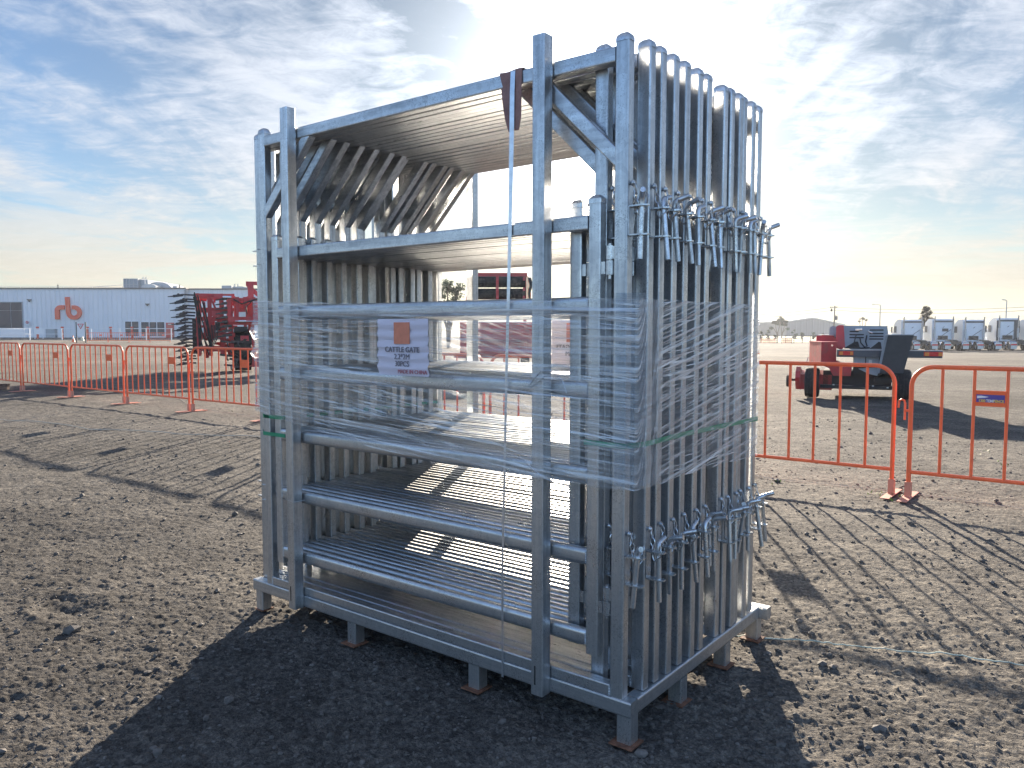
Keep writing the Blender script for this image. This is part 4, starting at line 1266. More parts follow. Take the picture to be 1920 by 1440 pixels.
# ------------------------------------------------------------------ red baler, right
def baler():
    Z = 16.05; k = Z/FPX; px0 = 1605; yb = 748
    t = thing('hay_baler', 'red and grey hay baler with a dark tail chute, parked behind the right barriers', 'farm machine', at(px0, Z), facing(px0))
    t.scale = (math.cos(YAW-facing(px0)), 1, 1)
    X = lambda p: (p-px0)*k
    H = lambda p: (yb-p)*k
    # hood with louvres
    hd = MB()
    hd.prism([(X(1580), H(610)), (X(1661), H(611)), (X(1665), H(640)), (X(1652), H(667)), (X(1585), H(652)), (X(1582), H(650))], 'y', -0.02, 1.6)
    h = hd.build('hood', M['midgrey'], t)
    lv = MB()
    for a, b, y in ((1591, 1609, 621), (1591, 1619, 627), (1591, 1619, 632.5), (1628, 1655, 618.5), (1628, 1655, 625), (1628, 1655, 630), (1628, 1655, 635)):
        q = 1.3; lv.prism([(X(a), H(y)), (X(a+q), H(y-q)), (X(b-q), H(y-q)), (X(b), H(y)), (X(b-q), H(y+q)), (X(a+q), H(y+q))], 'y', -0.028, -0.021)
    lv.prism([(X(1581), H(653)), (X(1592), H(646)), (X(1602), H(640)), (X(1608), H(640)), (X(1611), H(650)), (X(1618), H(653)), (X(1630), H(653)), (X(1640), H(645)), (X(1646), H(640)), (X(1650), H(641)), (X(1652), H(653))], 'y', -0.03, -0.021)
    lv.build('louvre', M['black'], h)
    lt = MB(); lt.bar((X(1602), -0.08, H(618)), (X(1615), -0.08, H(617)), 0.05, 0.05, (0, 0, 1), 0.01, 2); lt.build('work_lamp', M['chrome'], t)
    lt = MB(); lt.bar((X(1626), -0.06, H(620)), (X(1634), -0.06, H(624)), 0.04, 0.03, (0, 0, 1), 0.01, 2); lt.build('work_lamp', M['chrome'], t)
    hs = MB()
    hs.tube([(X(1611), -0.06, H(632)), (X(1613), -0.10, H(642)), (X(1620), -0.1, H(650)), (X(1625), -0.08, H(648)), (X(1622), -0.06, H(640)), (X(1624), -0.06, H(628))], 0.015, 6)
    hs.tube([(X(1604), -0.06, H(628)), (X(1600), -0.10, H(644)), (X(1612), -0.1, H(652)), (X(1630), -0.08, H(651))], 0.012, 6)
    hs.build('hoses', M['black'], t)
    rc = MB()
    rc.prism([(X(1566), H(612)), (X(1571), H(609.5)), (X(1580), H(609.5)), (X(1584), H(652)), (X(1566), H(650))], 'y', -0.05, 1.4)
    rc.prism([(X(1526), H(630)), (X(1529), H(628)), (X(1560), H(629)), (X(1566), H(640)), (X(1566), H(652)), (X(1526), H(650))], 'y', 0.5, 2.0)
    rc.prism([(X(1550), H(641)), (X(1568), H(639)), (X(1582), H(647)), (X(1578), H(656)), (X(1560), H(650))], 'y', 0.0, 0.5)
    rc.build('red_cowling', M['red2'], t)
    cp = MB(); cp.prism([(X(1552), H(614)), (X(1555), H(611)), (X(1568), H(611)), (X(1568), H(632)), (X(1550), H(632))], 'y', 0.6, 1.8); cp.build('side_panel', M['midgrey'], t)
    wl = MB(); wl.prism([(X(1527), H(629.5)), (X(1529), H(627.5)), (X(1536), H(627.5)), (X(1536), H(629.5))], 'y', 0.45, 1.9); wl.prism([(X(1540), H(628.5)), (X(1541), H(627)), (X(1560), H(627.5)), (X(1560), H(629))], 'y', 0.45, 1.9); wl.build('cowling_cap', M['plate'], t)
    # twine box: seen edge-on, two faces
    tbx = MB()
    a = Vector((X(1512), 0.0)); 
    q = [(X(1512.5), 0.55), (X(1540.5), -0.55), (X(1568), -0.25), (X(1541), 0.9)]
    tbx.prism([(q[0][0], q[0][1]), (q[1][0], q[1][1]), (q[2][0], q[2][1]), (q[3][0], q[3][1])], 'z', H(683.5), H(641.5))
    tb_ = tbx.build('twine_box', M['red'], t)
    ld = MB(); q2 = [(x*1.0+(0.02 if i in (2,) else -0.02 if i == 0 else 0), y+(-0.03 if i == 1 else 0.03 if i == 3 else 0)) for i, (x, y) in enumerate(q)]
    ld.prism(q2, 'z', H(641.4), H(640.0)); ld.build('lid', M['red2'], tb_)
    lk = MB(); lk.cyl((X(1560), -0.37, H(647)), (X(1560), -0.34, H(647)), 0.022, 12); lk.build('lock', M['chrome'], tb_)
    # lower body
    lb = MB()
    lb.prism([(X(1540), H(684)), (X(1598), H(684)), (X(1596), H(704)), (X(1563), H(704)), (X(1555), H(690))], 'y', -0.2, 1.0)
    lb.prism([(X(1568), H(676)), (X(1585), H(684)), (X(1568), H(686))], 'y', -0.22, 0.3)
    lb.build('lower_cowling', M['red'], t)
    ch = MB()
    ch.box(X(1543), X(1672), 0.1, 1.7, H(730), H(696))
    ch.box(X(1600), X(1650), -0.15, 1.2, H(700), H(668))
    ch.box(X(1538), X(1690), -0.05, 0.08, H(728), H(722))
    ch.box(X(1640), X(1676), -0.1, 0.05, H(714), H(706))
    ch.build('chassis', M['black'], t)
    bc = MB()
    bc.box(X(1601), X(1622), -0.30, -0.16, H(686), H(667)); bc.box(X(1624), X(1647), -0.32, -0.17, H(686), H(666))
    bc.prism([(X(1610), H(690)), (X(1650), H(686)), (X(1645), H(702)), (X(1630), H(699))], 'y', -0.28, -0.16)
    bc.build('bale_chamber', M['midgrey'], t)
    MB().box(X(1628.5), X(1634.5), -0.345, -0.325, H(683), H(673)).build('label_plate', M['plate'], t)
    tb2 = MB()
    tb2.box(X(1569), X(1757), -0.42, -0.36, H(668), H(655.5))
    tbr = tb2.build('tail_bar', M['darkgrey'], t)
    MB().box(X(1569), X(1757), -0.425, -0.355, H(655.4), H(654)).build('tail_bar_top', M['rim'], tbr)
    for a, b in ((1573, 1600), (1725, 1757)):
        l = MB().box(X(a), X(b), -0.445, -0.421, H(664.5), H(657)).build('tail_light', M['redlens'], t)
        w = b-a
        MB().box(X(a+1.5), X(a+w*0.28), -0.450, -0.446, H(664), H(658)).build('indicator', M['amber'], l)
        MB().box(X(b-w*0.22), X(b-1.0), -0.450, -0.446, H(664), H(658)).build('reflector', M['amber'], l)
    # tail chute: leaning dark sheet with a folded rim
    tc_ = MB()
    def chute(x): return x
    v = [(X(1658), -0.75, H(627)), (X(1705), -0.75, H(627)), (X(1690.5), -0.45, H(696)), (X(1646), -0.45, H(696))]
    v2 = [(a, b+0.035, c) for a, b, c in v]
    tc_.add(v+v2, [(0,1,2,3), (7,6,5,4), (0,4,5,1), (1,5,6,2), (2,6,7,3), (3,7,4,0)])
    c_ = tc_.build('tail_chute', M['darkgrey'], t)
    ed = MB(); ed.bar(v[0], v[1], 0.05, 0.02, (0, 0, 1), 0.004, 1); ed.bar(v[0], v[3], 0.03, 0.05, (1, 0, 0), 0.004, 1); ed.build('rim_edge', M['midgrey'], c_)
    # support under chute
    MB().bar((X(1668), -0.4, H(696)), (X(1660), 0.3, H(712)), 0.3, 0.05, (0, 0, 1), 0.01, 1).build('chute_mount', M['black'], t)
    # small fittings
    sf = MB()
    for px, py in ((1564, 721.5), (1638, 722), (1665, 724.5)): sf.box(X(px)-0.02, X(px)+0.02, -0.085, -0.055, H(py)-0.012, H(py)+0.012)
    sf.build('reflector_pads', M['plate'], t)
    hp = MB(); hp.tube([(X(1497), 0.2, H(682)), (X(1510), 0.1, H(680)), (X(1513), 0.1, H(670))], 0.012, 6); hp.tube([(X(1497), 0.1, H(682)), (X(1522), -0.2, H(681))], 0.016, 6); hp.build('drawbar_rod', M['chrome'], t)
    tyre(t, (X(1522), 0.1, 0.315), 0.315, 0.31, 'x', False, dish=-1, rimr=0.62)
    tyre(t, (X(1691), 0.1, 0.315), 0.315, 0.36, 'x', False, rimr=0.62)
    # pickup head with its gauge wheel
    pk = MB()
    pk.prism([(0.15, H(733)), (0.0, H(722)), (-0.05, H(710)), (0.0, H(698)), (0.25, H(690)), (0.55, H(696)), (0.6, H(724)), (0.4, H(735))], 'x', X(1489), X(1498))
    pk.prism([(0.1, H(733)), (0.1, H(704)), (0.5, H(697)), (0.55, H(733))], 'x', X(1498), X(1560))
    pk.build('pickup_shroud', M['red'], t)
    ax = MB(); ax.cyl((X(1472), 0.15, H(715)), (X(1492), 0.15, H(715)), 0.025, 8); ax.build('gauge_axle', M['black'], t)
    tyre(t, (X(1474), 0.15, 0.125+H(729)), 0.125, 0.085, 'x', False, name='gauge_wheel', dish=-1)
baler()

# ------------------------------------------------------------------ building with its furniture
def building():
    Z = 150.0; k = Z/FPX; px0 = 130; yb = 633.3
    t = thing('warehouse', 'long white ribbed warehouse with a large orange logo and dark windows', 'building', at(px0, Z), YAW)
    X = lambda p: (p-px0)*k
    H = lambda p: (yb-p)*k
    x0, x1 = X(-420), X(640)
    wl = MB()
    wl.box(x0, X(351), 0, 40, -0.2, H(543)); w = wl.build('wall', M['wallw'], t)
    wl = MB(); wl.box(X(351)+0.01, x1, 1.2, 40, -0.2, H(543.5)); wl.build('wall', M['wallw'], t)
    MB().box(x0-0.2, X(351)+0.2, -0.25, 40.2, H(542.8), H(540.6)).build('roof_edge', M['darkgrey'], t)
    MB().box(X(351)+0.25, x1+0.2, 0.9, 40.2, H(543.3), H(541.2)).build('roof_edge', M['darkgrey'], t)
    MB().box(X(351)-0.25, X(351), -0.12, 1.3, 0, H(544)).build('downpipe', M['midgrey'], t)
    wn = MB().box(X(-140), X(45.5), -0.05, 0.05, H(615.5), H(568)).build('window', M['glass'], t)
    f = MB()
    f.box(X(45.5), X(47), -0.12, 0.02, H(616), H(567)); f.box(X(-140), X(47), -0.12, 0.02, H(567.9), H(566.8)); f.box(X(24), X(24.5), -0.10, -0.06, H(615), H(568)); f.box(X(-30), X(-29), -0.10, -0.06, H(615), H(568))
    f.box(X(-140), X(45.5), -0.10, -0.06, H(583.4), H(583)); f.build('frame', M['midgrey'], wn)
    for a, b, top, div in ((237, 262, 603.5, (249,)), (267, 310.5, 604.5, (282, 296))):
        g = MB().box(X(a), X(b), -0.05, 0.05, H(630), H(top)).build('window', M['glass'], t)
        f = MB()
        f.box(X(a)-0.15, X(a), -0.12, 0.02, H(630.5), H(top-1)); f.box(X(b), X(b)+0.15, -0.12, 0.02, H(630.5), H(top-1)); f.box(X(a), X(b), -0.12, 0.02, H(top), H(top-1))
        for d in div: f.box(X(d)-0.07, X(d)+0.07, -0.10, -0.055, H(630), H(top))
        f.box(X(a), X(b), -0.10, -0.055, H(616.5), H(616)); f.build('frame', M['postw'], g)
    # wall lamps
    for a, b in ((60, 562), (280, 570)):
        l = MB(); l.prism([(X(a-3), H(b)), (X(a+4), H(b+0.3)), (X(a+2), H(b+2.2)), (X(a-2), H(b+2.2))], 'y', -0.5, -0.01); l.box(X(a-1), X(a+0.7), -0.35, -0.05, H(b+4.6), H(b+2.3))
        l.build('wall_lamp', M['darkpost'], t)
    # logo letters
    lg = MB()
    def band(pts, w, mb):
        """flat ribbon letter stroke in the wall plane"""
        P = [Vector(p) for p in pts]; L = []; Rr = []
        for i, p in enumerate(P):
            a = P[max(i-1, 0)]; b = P[min(i+1, len(P)-1)]; d = (b-a).normalized(); n = Vector((-d.y, d.x))
            L.append(p+n*w/2); Rr.append(p-n*w/2)
        for i in range(len(P)-1):
            q = [L[i], L[i+1], Rr[i+1], Rr[i]]
            mb.prism([(X(c.x), H(c.y)) for c in q], 'y', -0.42, -0.02)
    r_ = MB()
    pts = [(112, 599.5), (112, 583)]
    for j in range(9): a = R(180+90*j/8); pts.append((119.5+7.5*math.cos(a), 583-0+5.8*math.sin(a)))
    pts += [(125.5, 577.2)]
    band(pts, 8, r_); r_.build('logo_letter_r', M['logo'], t)
    b_ = MB()
    pts = [(131.6, 558), (132.3, 585)]
    cx, cy, rx = 143.2, 586.5, 9.8
    pts = [(131.5, 558), (132.0, 570), (132.6, 582)]
    for j in range(19):
        a = R(175-255*j/18)
        pts.append((cx+10.4*math.cos(a), cy+0.2+9.6*math.sin(a)))
    pts += [(139.6, 577.3)]
    band(pts, 7.6, b_); b_.build('logo_letter_b', M['logo'], t)
    # roof plant
    pz = H(541)
    rp = MB(); rp.box(X(208), X(235), 6, 16, pz, H(520)); rp.box(X(235), X(249.5), 7, 16, pz, H(521.5)); u = rp.build('roof_plant', M['midgrey'], t)
    f = MB()
    for a in (208, 213, 219, 227, 235, 249): f.box(X(a)-0.06, X(a)+0.06, 5.85, 5.98, pz, H(520.3))
    for b in (520.3, 531, 536): f.box(X(208), X(236), 5.85, 5.98, H(b)-0.05, H(b)+0.05)
    f.build('plant_frame', M['roof'], u)
    st = MB()
    for a in (232, 237.5): st.cyl((X(a), 9, H(522)), (X(a), 9, H(517)), 0.10, 10); st.cyl((X(a), 9, H(517)), (X(a), 9, H(516)), 0.2, 10)
    st.build('flue', M['rim'], u)
    dm = MB(); prof = [(X(249.5), pz), (X(249.5), H(530)), (X(252), H(527)), (X(262), H(525)), (X(275), H(526)), (X(285), H(530)), (X(292), H(536)), (X(297), H(541))]
    dm.prism(prof, 'y', 8, 15); dm.build('duct_cowl', M['roof'], t)
    dm = MB(); prof = [(X(250), H(539.5)), (X(252), H(534.5)), (X(258), H(531.5)), (X(270), H(531.5)), (X(278), H(535)), (X(278), H(539.5))]
    dm.prism(prof, 'y', 4, 7.5); dm.box(X(252), X(278), 4.5, 7, pz, H(539.5)); dm.build('duct_cowl', M['rim'], t)
    MB().box(X(298), X(306), 7, 10, pz, H(533.5)).build('roof_box', M['roof'], t)
    rp = MB(); rp.box(X(390), X(409), 8, 16, pz, H(532)); prof = [(X(409), pz), (X(409), H(534)), (X(425), H(533)), (X(440), H(536)), (X(447), H(541))]
    rp.prism(prof, 'y', 9, 15)
    for a in (409, 415): rp.cyl((X(a), 10, H(533)), (X(a), 10, H(528)), 0.1, 8); rp.cyl((X(a), 10, H(528.6)), (X(a), 10, H(528)), 0.22, 8)
    rp.build('roof_plant', M['midgrey'], t)
    # roof rail
    rr_ = MB(); rr_.bar((X(-60), 0.8, H(538.3)), (X(205), 0.8, H(538.3)), 0.06, 0.06)
    rr_.bar((X(180), 0.8, H(538)), (X(252), 0.8, H(534)), 0.05, 0.05)
    for q in range(11): rr_.bar((X(-42+q*27), 0.8, pz), (X(-42+q*27), 0.8, H(538.3)), 0.05, 0.05, (0, 1, 0))
    rr_.build('roof_rail', M['rim'], t)
    for a in (102.5, 332): MB().cyl((X(a), 2, pz), (X(a), 2, H(533.5)), 0.11, 8).build('vent_pipe', M['pole'], t)
building()

def box_thing(name, label, cat, px, Z, yb, parts, group=None):
    """parts: (part name, material, [(px0, px1, depth0, depth1, py_bottom, py_top), ...])"""
    k = Z/FPX
    t = thing(name, label, cat, at(px, Z), YAW, group)
    for pn, mt_, bxs in parts:
        mb = MB()
        for a, b, d0, d1, yb_, yt in bxs: mb.box((a-px)*k, (b-px)*k, d0, d1, (yb-yb_)*k, (yb-yt)*k)
        mb.build(pn, M[mt_], t)
    return t

# white rail fence before the building
Zr = 112.0; kr = Zr/FPX; ybr = 619.6+1.402*FPX/Zr
rf = thing('rail_fence', 'white two rail steel fence in front of the warehouse', 'fence', at(100, Zr), YAW)
for py in (616.8, 626.8):
    MB().bar(((-160-100)*kr, 0, (ybr-py)*kr), ((325-100)*kr, 0, (ybr-py)*kr), 0.05, 0.055).build('rail', M['postw'], rf)
for px in (-120, -60, 0, 58, 117.5, 172.5, 226, 275.5, 322.5):
    MB().bar(((px-100)*kr, 0, 0), ((px-100)*kr, 0, (ybr-616)*kr), 0.11, 0.11, (0, 1, 0), 0.01, 1).build('post', M['postw'], rf)

Zp = 128.0; ybp = 619.6+1.402*FPX/Zp
for px, lab in ((71.5, 'orange red bollard half hidden by a white panel left of the logo'), (118, 'orange red bollard under the letter r of the logo'), (165, 'orange red bollard right beside the give way sign'),
                (208.5, 'orange red bollard between the give way sign and the windows'), (248.5, 'orange red bollard before the two pane window'), (278.5, 'orange red bollard before the wide window')):
    b = box_thing('bollard', lab, 'bollard', px, Zp, ybp, [('shaft', 'bollard', [(px-1.4, px+1.4, 0, .25, ybp, 617.5)]), ('head', 'bollard', [(px-1.9, px+1.9, -.05, .3, 616.8, 613)]), ('band', 'signw', [(px-1.45, px+1.45, -.01, .26, 617.4, 616.9)])], 'orange red bollards before the building')
box_thing('white_panel', 'wide white panel on the rail fence at the left edge', 'panel', 26, 111.0, 619.6+1.402*FPX/111, [('panel', 'signw', [(4, 49, -.12, -.06, 632.2, 617.6)]), ('skirt', 'plate', [(4, 49, -.14, -.121, 629.2, 628.6)])])
box_thing('white_panel', 'small white panel below the wall sign', 'panel', 75, 127.0, 619.6+1.402*FPX/127, [('panel', 'signw', [(66, 84, -.12, -.06, 627, 618)]), ('leg', 'postw', [(67, 68, -.1, -.06, 636, 627), (82, 83, -.1, -.06, 636, 627)])])
box_thing('grey_cabinet', 'grey cabinet standing against the warehouse wall', 'cabinet', 99, 146.0, 619.6+1.402*FPX/146, [('body', 'midgrey', [(91, 108, -.6, .3, 633.5, 618)]), ('lid', 'roof', [(90.7, 108.3, -.65, .33, 618, 617.5)])])
box_thing('fire_cabinet', 'dark red cabinet beside the wide window of the warehouse', 'cabinet', 321, 146.5, 619.6+1.402*FPX/146.5, [('body', 'red', [(315, 327, -.5, .3, 633.6, 605.5)]), ('notice', 'plate', [(319, 325, -.53, -.51, 609.2, 607.7)])])
# wall sign with a no-entry pictogram
ws = thing('wall_sign', 'small white sign with a red crossed circle beside the big window', 'sign', at(54, 149.7), YAW)
k = 149.7/FPX; yb_ = 619.6+1.402*FPX/149.7
MB().box(-3.6*k, 3.6*k, -0.05, 0.0, (yb_-611)*k, (yb_-601.5)*k).build('face', M['signw'], ws)
rg = MB(); rg.tube([(2.4*k*math.cos(2*math.pi*q/20), -0.07, (yb_-605)*k+2.4*k*math.sin(2*math.pi*q/20)) for q in range(20)], 0.05, 6, closed=True)
rg.tube([(-1.7*k, -0.07, (yb_-603.3)*k), (1.7*k, -0.07, (yb_-606.7)*k)], 0.05, 6); rg.build('crossed_circle', M['signr'], ws)
MB().box(-0.9*k, 0.7*k, -0.065, -0.052, (yb_-606.3)*k, (yb_-603.8)*k).build('pictogram', M['ink'], ws)

# give way sign
Zg = 86.0; k = Zg/FPX; yb_ = 619.6+1.402*FPX/Zg
gw = thing('give_way_sign', 'white give way sign with a red triangle between two dark posts', 'sign', at(153.5, Zg), YAW)
X = lambda p: (p-153.5)*k
H = lambda p: (yb_-p)*k
for px in (145.2, 162.3): MB().bar((X(px), 0, 0), (X(px), 0, H(604.5)), 0.11, 0.11, (0, 1, 0), 0.01, 1).build('post', M['darkpost'], gw)
pn_ = MB().box(X(146.2), X(161.3), -0.02, 0.02, H(631), H(605.2)).build('panel', M['signw'], gw)
def tri(s, y): return [(X(153.5-6.4*s), y+H(607.6+(1-s)*3.4)), (X(153.5), y+H(618+(s-1)*6.5)), (X(153.5+6.4*s), y+H(607.6+(1-s)*3.4))]
MB().prism(tri(1, 0), 'y', -0.035, -0.021).build('triangle', M['signr'], pn_)
MB().prism(tri(0.62, 0), 'y', -0.045, -0.036).build('triangle_field', M['signw'], pn_)
text_mesh('GIVE', 0.13, M['ink'], 'lettering', pn_, (0, -0.050, H(610.4)), extrude=0.003)
text_mesh('WAY', 0.13, M['ink'], 'lettering', pn_, (0, -0.050, H(612.3)), extrude=0.003)

def cone(px, Z, hgt, mat_, label):
    t = thing('traffic_cone', label, 'traffic cone', at(px, Z), YAW, 'traffic cones by the give way sign')
    c = MB(); c.lathe([(0.03, hgt*0.24), (0.05, hgt*0.22), (hgt*0.98, hgt*0.04), (hgt, hgt*0.02)], (0, 0, 0), 'z', 14); c.build('body', M[mat_], t)
    MB().box(-hgt*0.27, hgt*0.27, -hgt*0.27, hgt*0.27, 0, 0.04).build('base', M[mat_], t)
    b = MB(); b.lathe([(hgt*0.50, hgt*0.135), (hgt*0.72, hgt*0.095)], (0, 0, 0), 'z', 14); b.build('band', M['signw'], t)
cone(138.5, 92, 0.80, 'orange_flat', 'orange and white traffic cone left of the give way sign')
cone(155.2, 105, 1.0, 'cloth', 'pale yellow traffic cone standing behind the give way sign')
cone(1422, 75, 0.32, 'orange_flat', 'tiny orange and white cone on the bare yard right of the stack')

# ------------------------------------------------------------------ truck row
def make_truck():
    t = thing('truck_tractor', 'x', 'truck')
    # local +y is forward (away from the camera); origin under the rear axle group
    ch = MB()
    for s in (-1, 1): ch.box(s*0.36-0.05, s*0.36+0.05, -1.1, 6.2, 0.80, 1.05)
    ch.box(-0.4, 0.4, -1.1, -0.95, 0.78, 1.05); ch.box(-0.45, 0.45, -0.4, 1.0, 1.05, 1.20)
    ch.box(-1.0, 1.0, 6.9, 7.1, 0.4, 0.8)
    ch.build('chassis', M['black'], t)
    fw_ = MB(); fw_.lathe([(1.21, 0.001), (1.21, 0.5), (1.27, 0.48), (1.27, 0.001)], (0, 0.2, 0), 'z', 20); fw_.build('fifth_wheel', M['darkgrey'], t)
    sl_ = MB()
    sl_.prism([(3.0, 1.05), (3.0, 3.55), (3.15, 3.78), (4.2, 3.80), (5.3, 3.35), (5.65, 2.35), (5.65, 1.0)], 'x', -1.18, 1.18)
    s = sl_.build('cab', M['white'], t)
    MB().box(-1.02, 1.02, 2.96, 2.998, 3.38, 3.60).build('roof_trim', M['darkgrey'], s)
    for q in (-1.19, 1.19):
        MB().box(q-0.012, q+0.012, 4.55, 5.35, 2.15, 2.95).build('side_window', M['glass'], s)
    MB().prism([(5.30, 3.28), (5.655, 2.38), (5.70, 2.38), (5.36, 3.30)], 'x', -1.05, 1.05).build('windscreen', M['glass'], s)
    lg_ = MB(); lg_.prism([(-0.10, 2.72), (0.02, 2.80), (0.14, 2.90), (0.10, 2.80), (0.02, 2.73)], 'y', 2.97, 2.996); lg_.build('emblem', M['ink'], s)
    bn = MB(); bn.prism([(5.65, 1.0), (5.65, 2.30), (7.2, 2.05), (7.45, 1.75), (7.45, 0.8), (5.65, 0.8)], 'x', -0.85, 0.85); bn.build('bonnet', M['white'], t)
    wf = MB()
    for q in (-1, 1): wf.prism([(5.9, 1.15), (6.2, 1.45), (6.9, 1.45), (7.35, 1.1), (7.35, 0.85), (5.9, 0.85)], 'x', q*0.85, q*1.2)
    wf.build('front_fender', M['white'], t)
    for q in (-1, 1):
        e = MB(); e.tube([(q*0.98, 2.78, 1.0), (q*0.98, 2.78, 3.95), (q*0.98, 2.70, 4.05)], 0.075, 10); e.build('exhaust_stack', M['chrome'], t)
        g = MB(); g.tube([(q*0.98, 2.78, 1.5), (q*0.98, 2.78, 2.6)], 0.12, 12); g.build('stack_guard', M['rim'], t)
        tk = MB(); tk.tube([(q*0.98, 2.9, 0.72), (q*0.98, 4.9, 0.72)], 0.30, 16); tk.build('fuel_tank', M['chrome'], t)
        fd = MB()
        for yc in (-0.55, 0.75):
            prof = [(yc+0.60*math.cos(R(a)), 0.52+0.62*math.sin(R(a))) for a in range(15, 170, 14)]
            prof2 = [(yc+0.57*math.cos(R(a)), 0.52+0.59*math.sin(R(a))) for a in range(15, 170, 14)]
            for i in range(len(prof)-1): fd.prism([prof[i], prof[i+1], prof2[i+1], prof2[i]], 'x', q*0.58, q*1.22)
        fd.build('rear_fender', M['chrome'], t)
        mf = MB(); mf.box(q*0.62, q*1.22, -1.30, -1.27, 0.22, 1.0); f = mf.build('mudflap', M['plate'], t)
        MB().box(q*0.62, q*1.22, -1.33, -1.301, 0.62, 0.80).build('tail_light', M['redlens'], f)
        mr = MB(); mr.box(q*1.30, q*1.48, 5.5, 5.56, 2.1, 2.9); mr.bar((q*1.18, 5.5, 2.2), (q*1.35, 5.53, 2.2), 0.03, 0.03); mr.build('mirror', M['chrome'], t)
        for yc in (-0.55, 0.75): tyre(t, (q*0.93, yc, 0.5), 0.5, 0.55, 'x', False, rimr=0.58)
        tyre(t, (q*1.0, 6.6, 0.5), 0.5, 0.3, 'x', False, rimr=0.58)
    vb = MB(); vb.box(-0.52, 0.5, 2.90, 2.995, 1.25, 1.75); vb.tube([(-0.4, 2.85, 1.6), (-0.2, 2.2, 1.25), (0.1, 1.6, 1.3), (0.3, 1.0, 1.25)], 0.03, 6); vb.build('air_lines', M['black'], t)
    dk = MB(); dk.box(-0.45, 0.45, 1.3, 2.9, 1.06, 1.10); dk.build('deck_plate', M['rim'], t)
    # camera-side cab ladder / strut
    MB().bar((-0.7, 2.9, 1.3), (0.8, 2.9, 2.5), 0.05, 0.05).build('strut', M['darkgrey'], t)
    return t
tr0 = make_truck()
labs = ['leftmost white truck tractor, partly hidden by the baler tail chute', 'white truck tractor with a small dark rear window, second from left', 'white truck tractor in the middle of the row, third from left',
        'white truck tractor with a dark framed cab, under the right street lamp', 'rightmost white truck tractor, cut by the right edge of the photo']
# base of the rear wheels measured on the photograph
for i, px in enumerate((1727, 1785, 1845, 1908, 1968)):
    o = tr0 if i == 0 else copy_tree(tr0)
    Z = 95.0
    o.location = at(px, Z); o.rotation_euler = (0, 0, YAW-R((6, 8, 7, 10, 7)[i])); o.scale = (1.10, 1, (1, 1.02, 1.0, 1.05, 1)[i])
    tag(o, labs[i], 'truck', 'white truck tractors parked in a row')
    cabp = [c for c in KIDS[o.name] if c.name.split('.')[0] == 'cab'][0]
    if i == 1:
        MB().box(-0.1, 0.55, 2.965, 2.999, 2.28, 2.62).build('rear_window', M['glass'], cabp)
    if i == 3:
        MB().box(-1.18, -0.80, 2.955, 2.996, 1.1, 3.5).build('corner_panel', M['darkgrey'], cabp); MB().box(0.62, 1.18, 2.955, 2.996, 1.1, 3.5).build('corner_panel', M['darkgrey'], cabp)

# ------------------------------------------------------------------ far sheds, poles, lamps, wires
def shed(px0, px1, pxa, Z, ybt, yapex, yl, yr, name, label, mat_, depth=60):
    k = Z/FPX; g = at((px0+px1)/2, Z); c = (px0+px1)/2
    t = thing(name, label, 'shed', g, YAW)
    base = 619.6+(1.402-g.z)*FPX/Z
    X = lambda p: (p-c)*k
    H = lambda p: (base-p)*k
    MB().prism([(X(px0), -0.3), (X(px0), H(yl)), (X(pxa), H(yapex)), (X(px1), H(yr)), (X(px1), -0.3)], 'y', 0, depth).build('wall', M[mat_], t)
    rf_ = MB()
    for a, b, ya, yb__ in ((px0-1, pxa, yl, yapex), (pxa, px1+1, yapex, yr)):
        rf_.add([(X(a), -0.5, H(ya)+0.1), (X(b), -0.5, H(yb__)+0.1), (X(b), depth+0.5, H(yb__)+0.1), (X(a), depth+0.5, H(ya)+0.1), (X(a), -0.5, H(ya)+0.5), (X(b), -0.5, H(yb__)+0.5), (X(b), depth+0.5, H(yb__)+0.5), (X(a), depth+0.5, H(ya)+0.5)],
                [(0,3,2,1),(4,5,6,7),(0,1,5,4),(1,2,6,5),(2,3,7,6),(3,0,4,7)])
    rf_.build('roof', M['roof'], t)
    return t
shed(1474, 1582, 1520.5, 330, 632, 597, 604, 610, 'gable_shed', 'large grey gabled shed on the horizon behind the tree', 'shed')
shed(1330, 1473, 1460, 380, 632, 600.5, 603.5, 604, 'long_shed', 'long pale shed on the horizon just right of the stack', 'shedlight')
shed(1906, 2040, 1970, 400, 625, 617, 620, 620, 'far_shed', 'low distant shed behind the rightmost truck', 'shed')

def power_pole(px, Z, ytop, label):
    g = at(px, Z); k = Z/FPX; base = 619.6+(1.402-g.z)*FPX/Z; h = (base-ytop)*k
    t = thing('power_pole', label, 'pole', g, YAW)
    MB().cyl((0, 0, 0), (0, 0, h), 0.22, 10, 0.13).build('pole', M['pole'], t)
    MB().bar((-1.0, 0, h-0.55), (0.55, 0, h-0.45), 0.12, 0.12).build('cross_arm', M['pole'], t)
    i = MB()
    for x in (-0.95, -0.6, 0.5): i.cyl((x, 0, h-0.45), (x, 0, h-0.15), 0.07, 8)
    i.cyl((-0.7, 0, h-1.3), (-0.7, 0, h-0.7), 0.22, 8); i.build('insulator', M['shank'], t)
    tr = MB(); tr.cyl((0.35, -0.1, h-3.2), (0.35, -0.1, h-2.3), 0.32, 12); tr.bar((-0.1, 0, h-2.2), (0.9, 0, h-2.0), 0.1, 0.1); tr.build('transformer', M['darkgrey'], t)
    return g, h
gp, hp_ = power_pole(1562.5, 175, 573, 'wooden power pole with a transformer behind the baler')
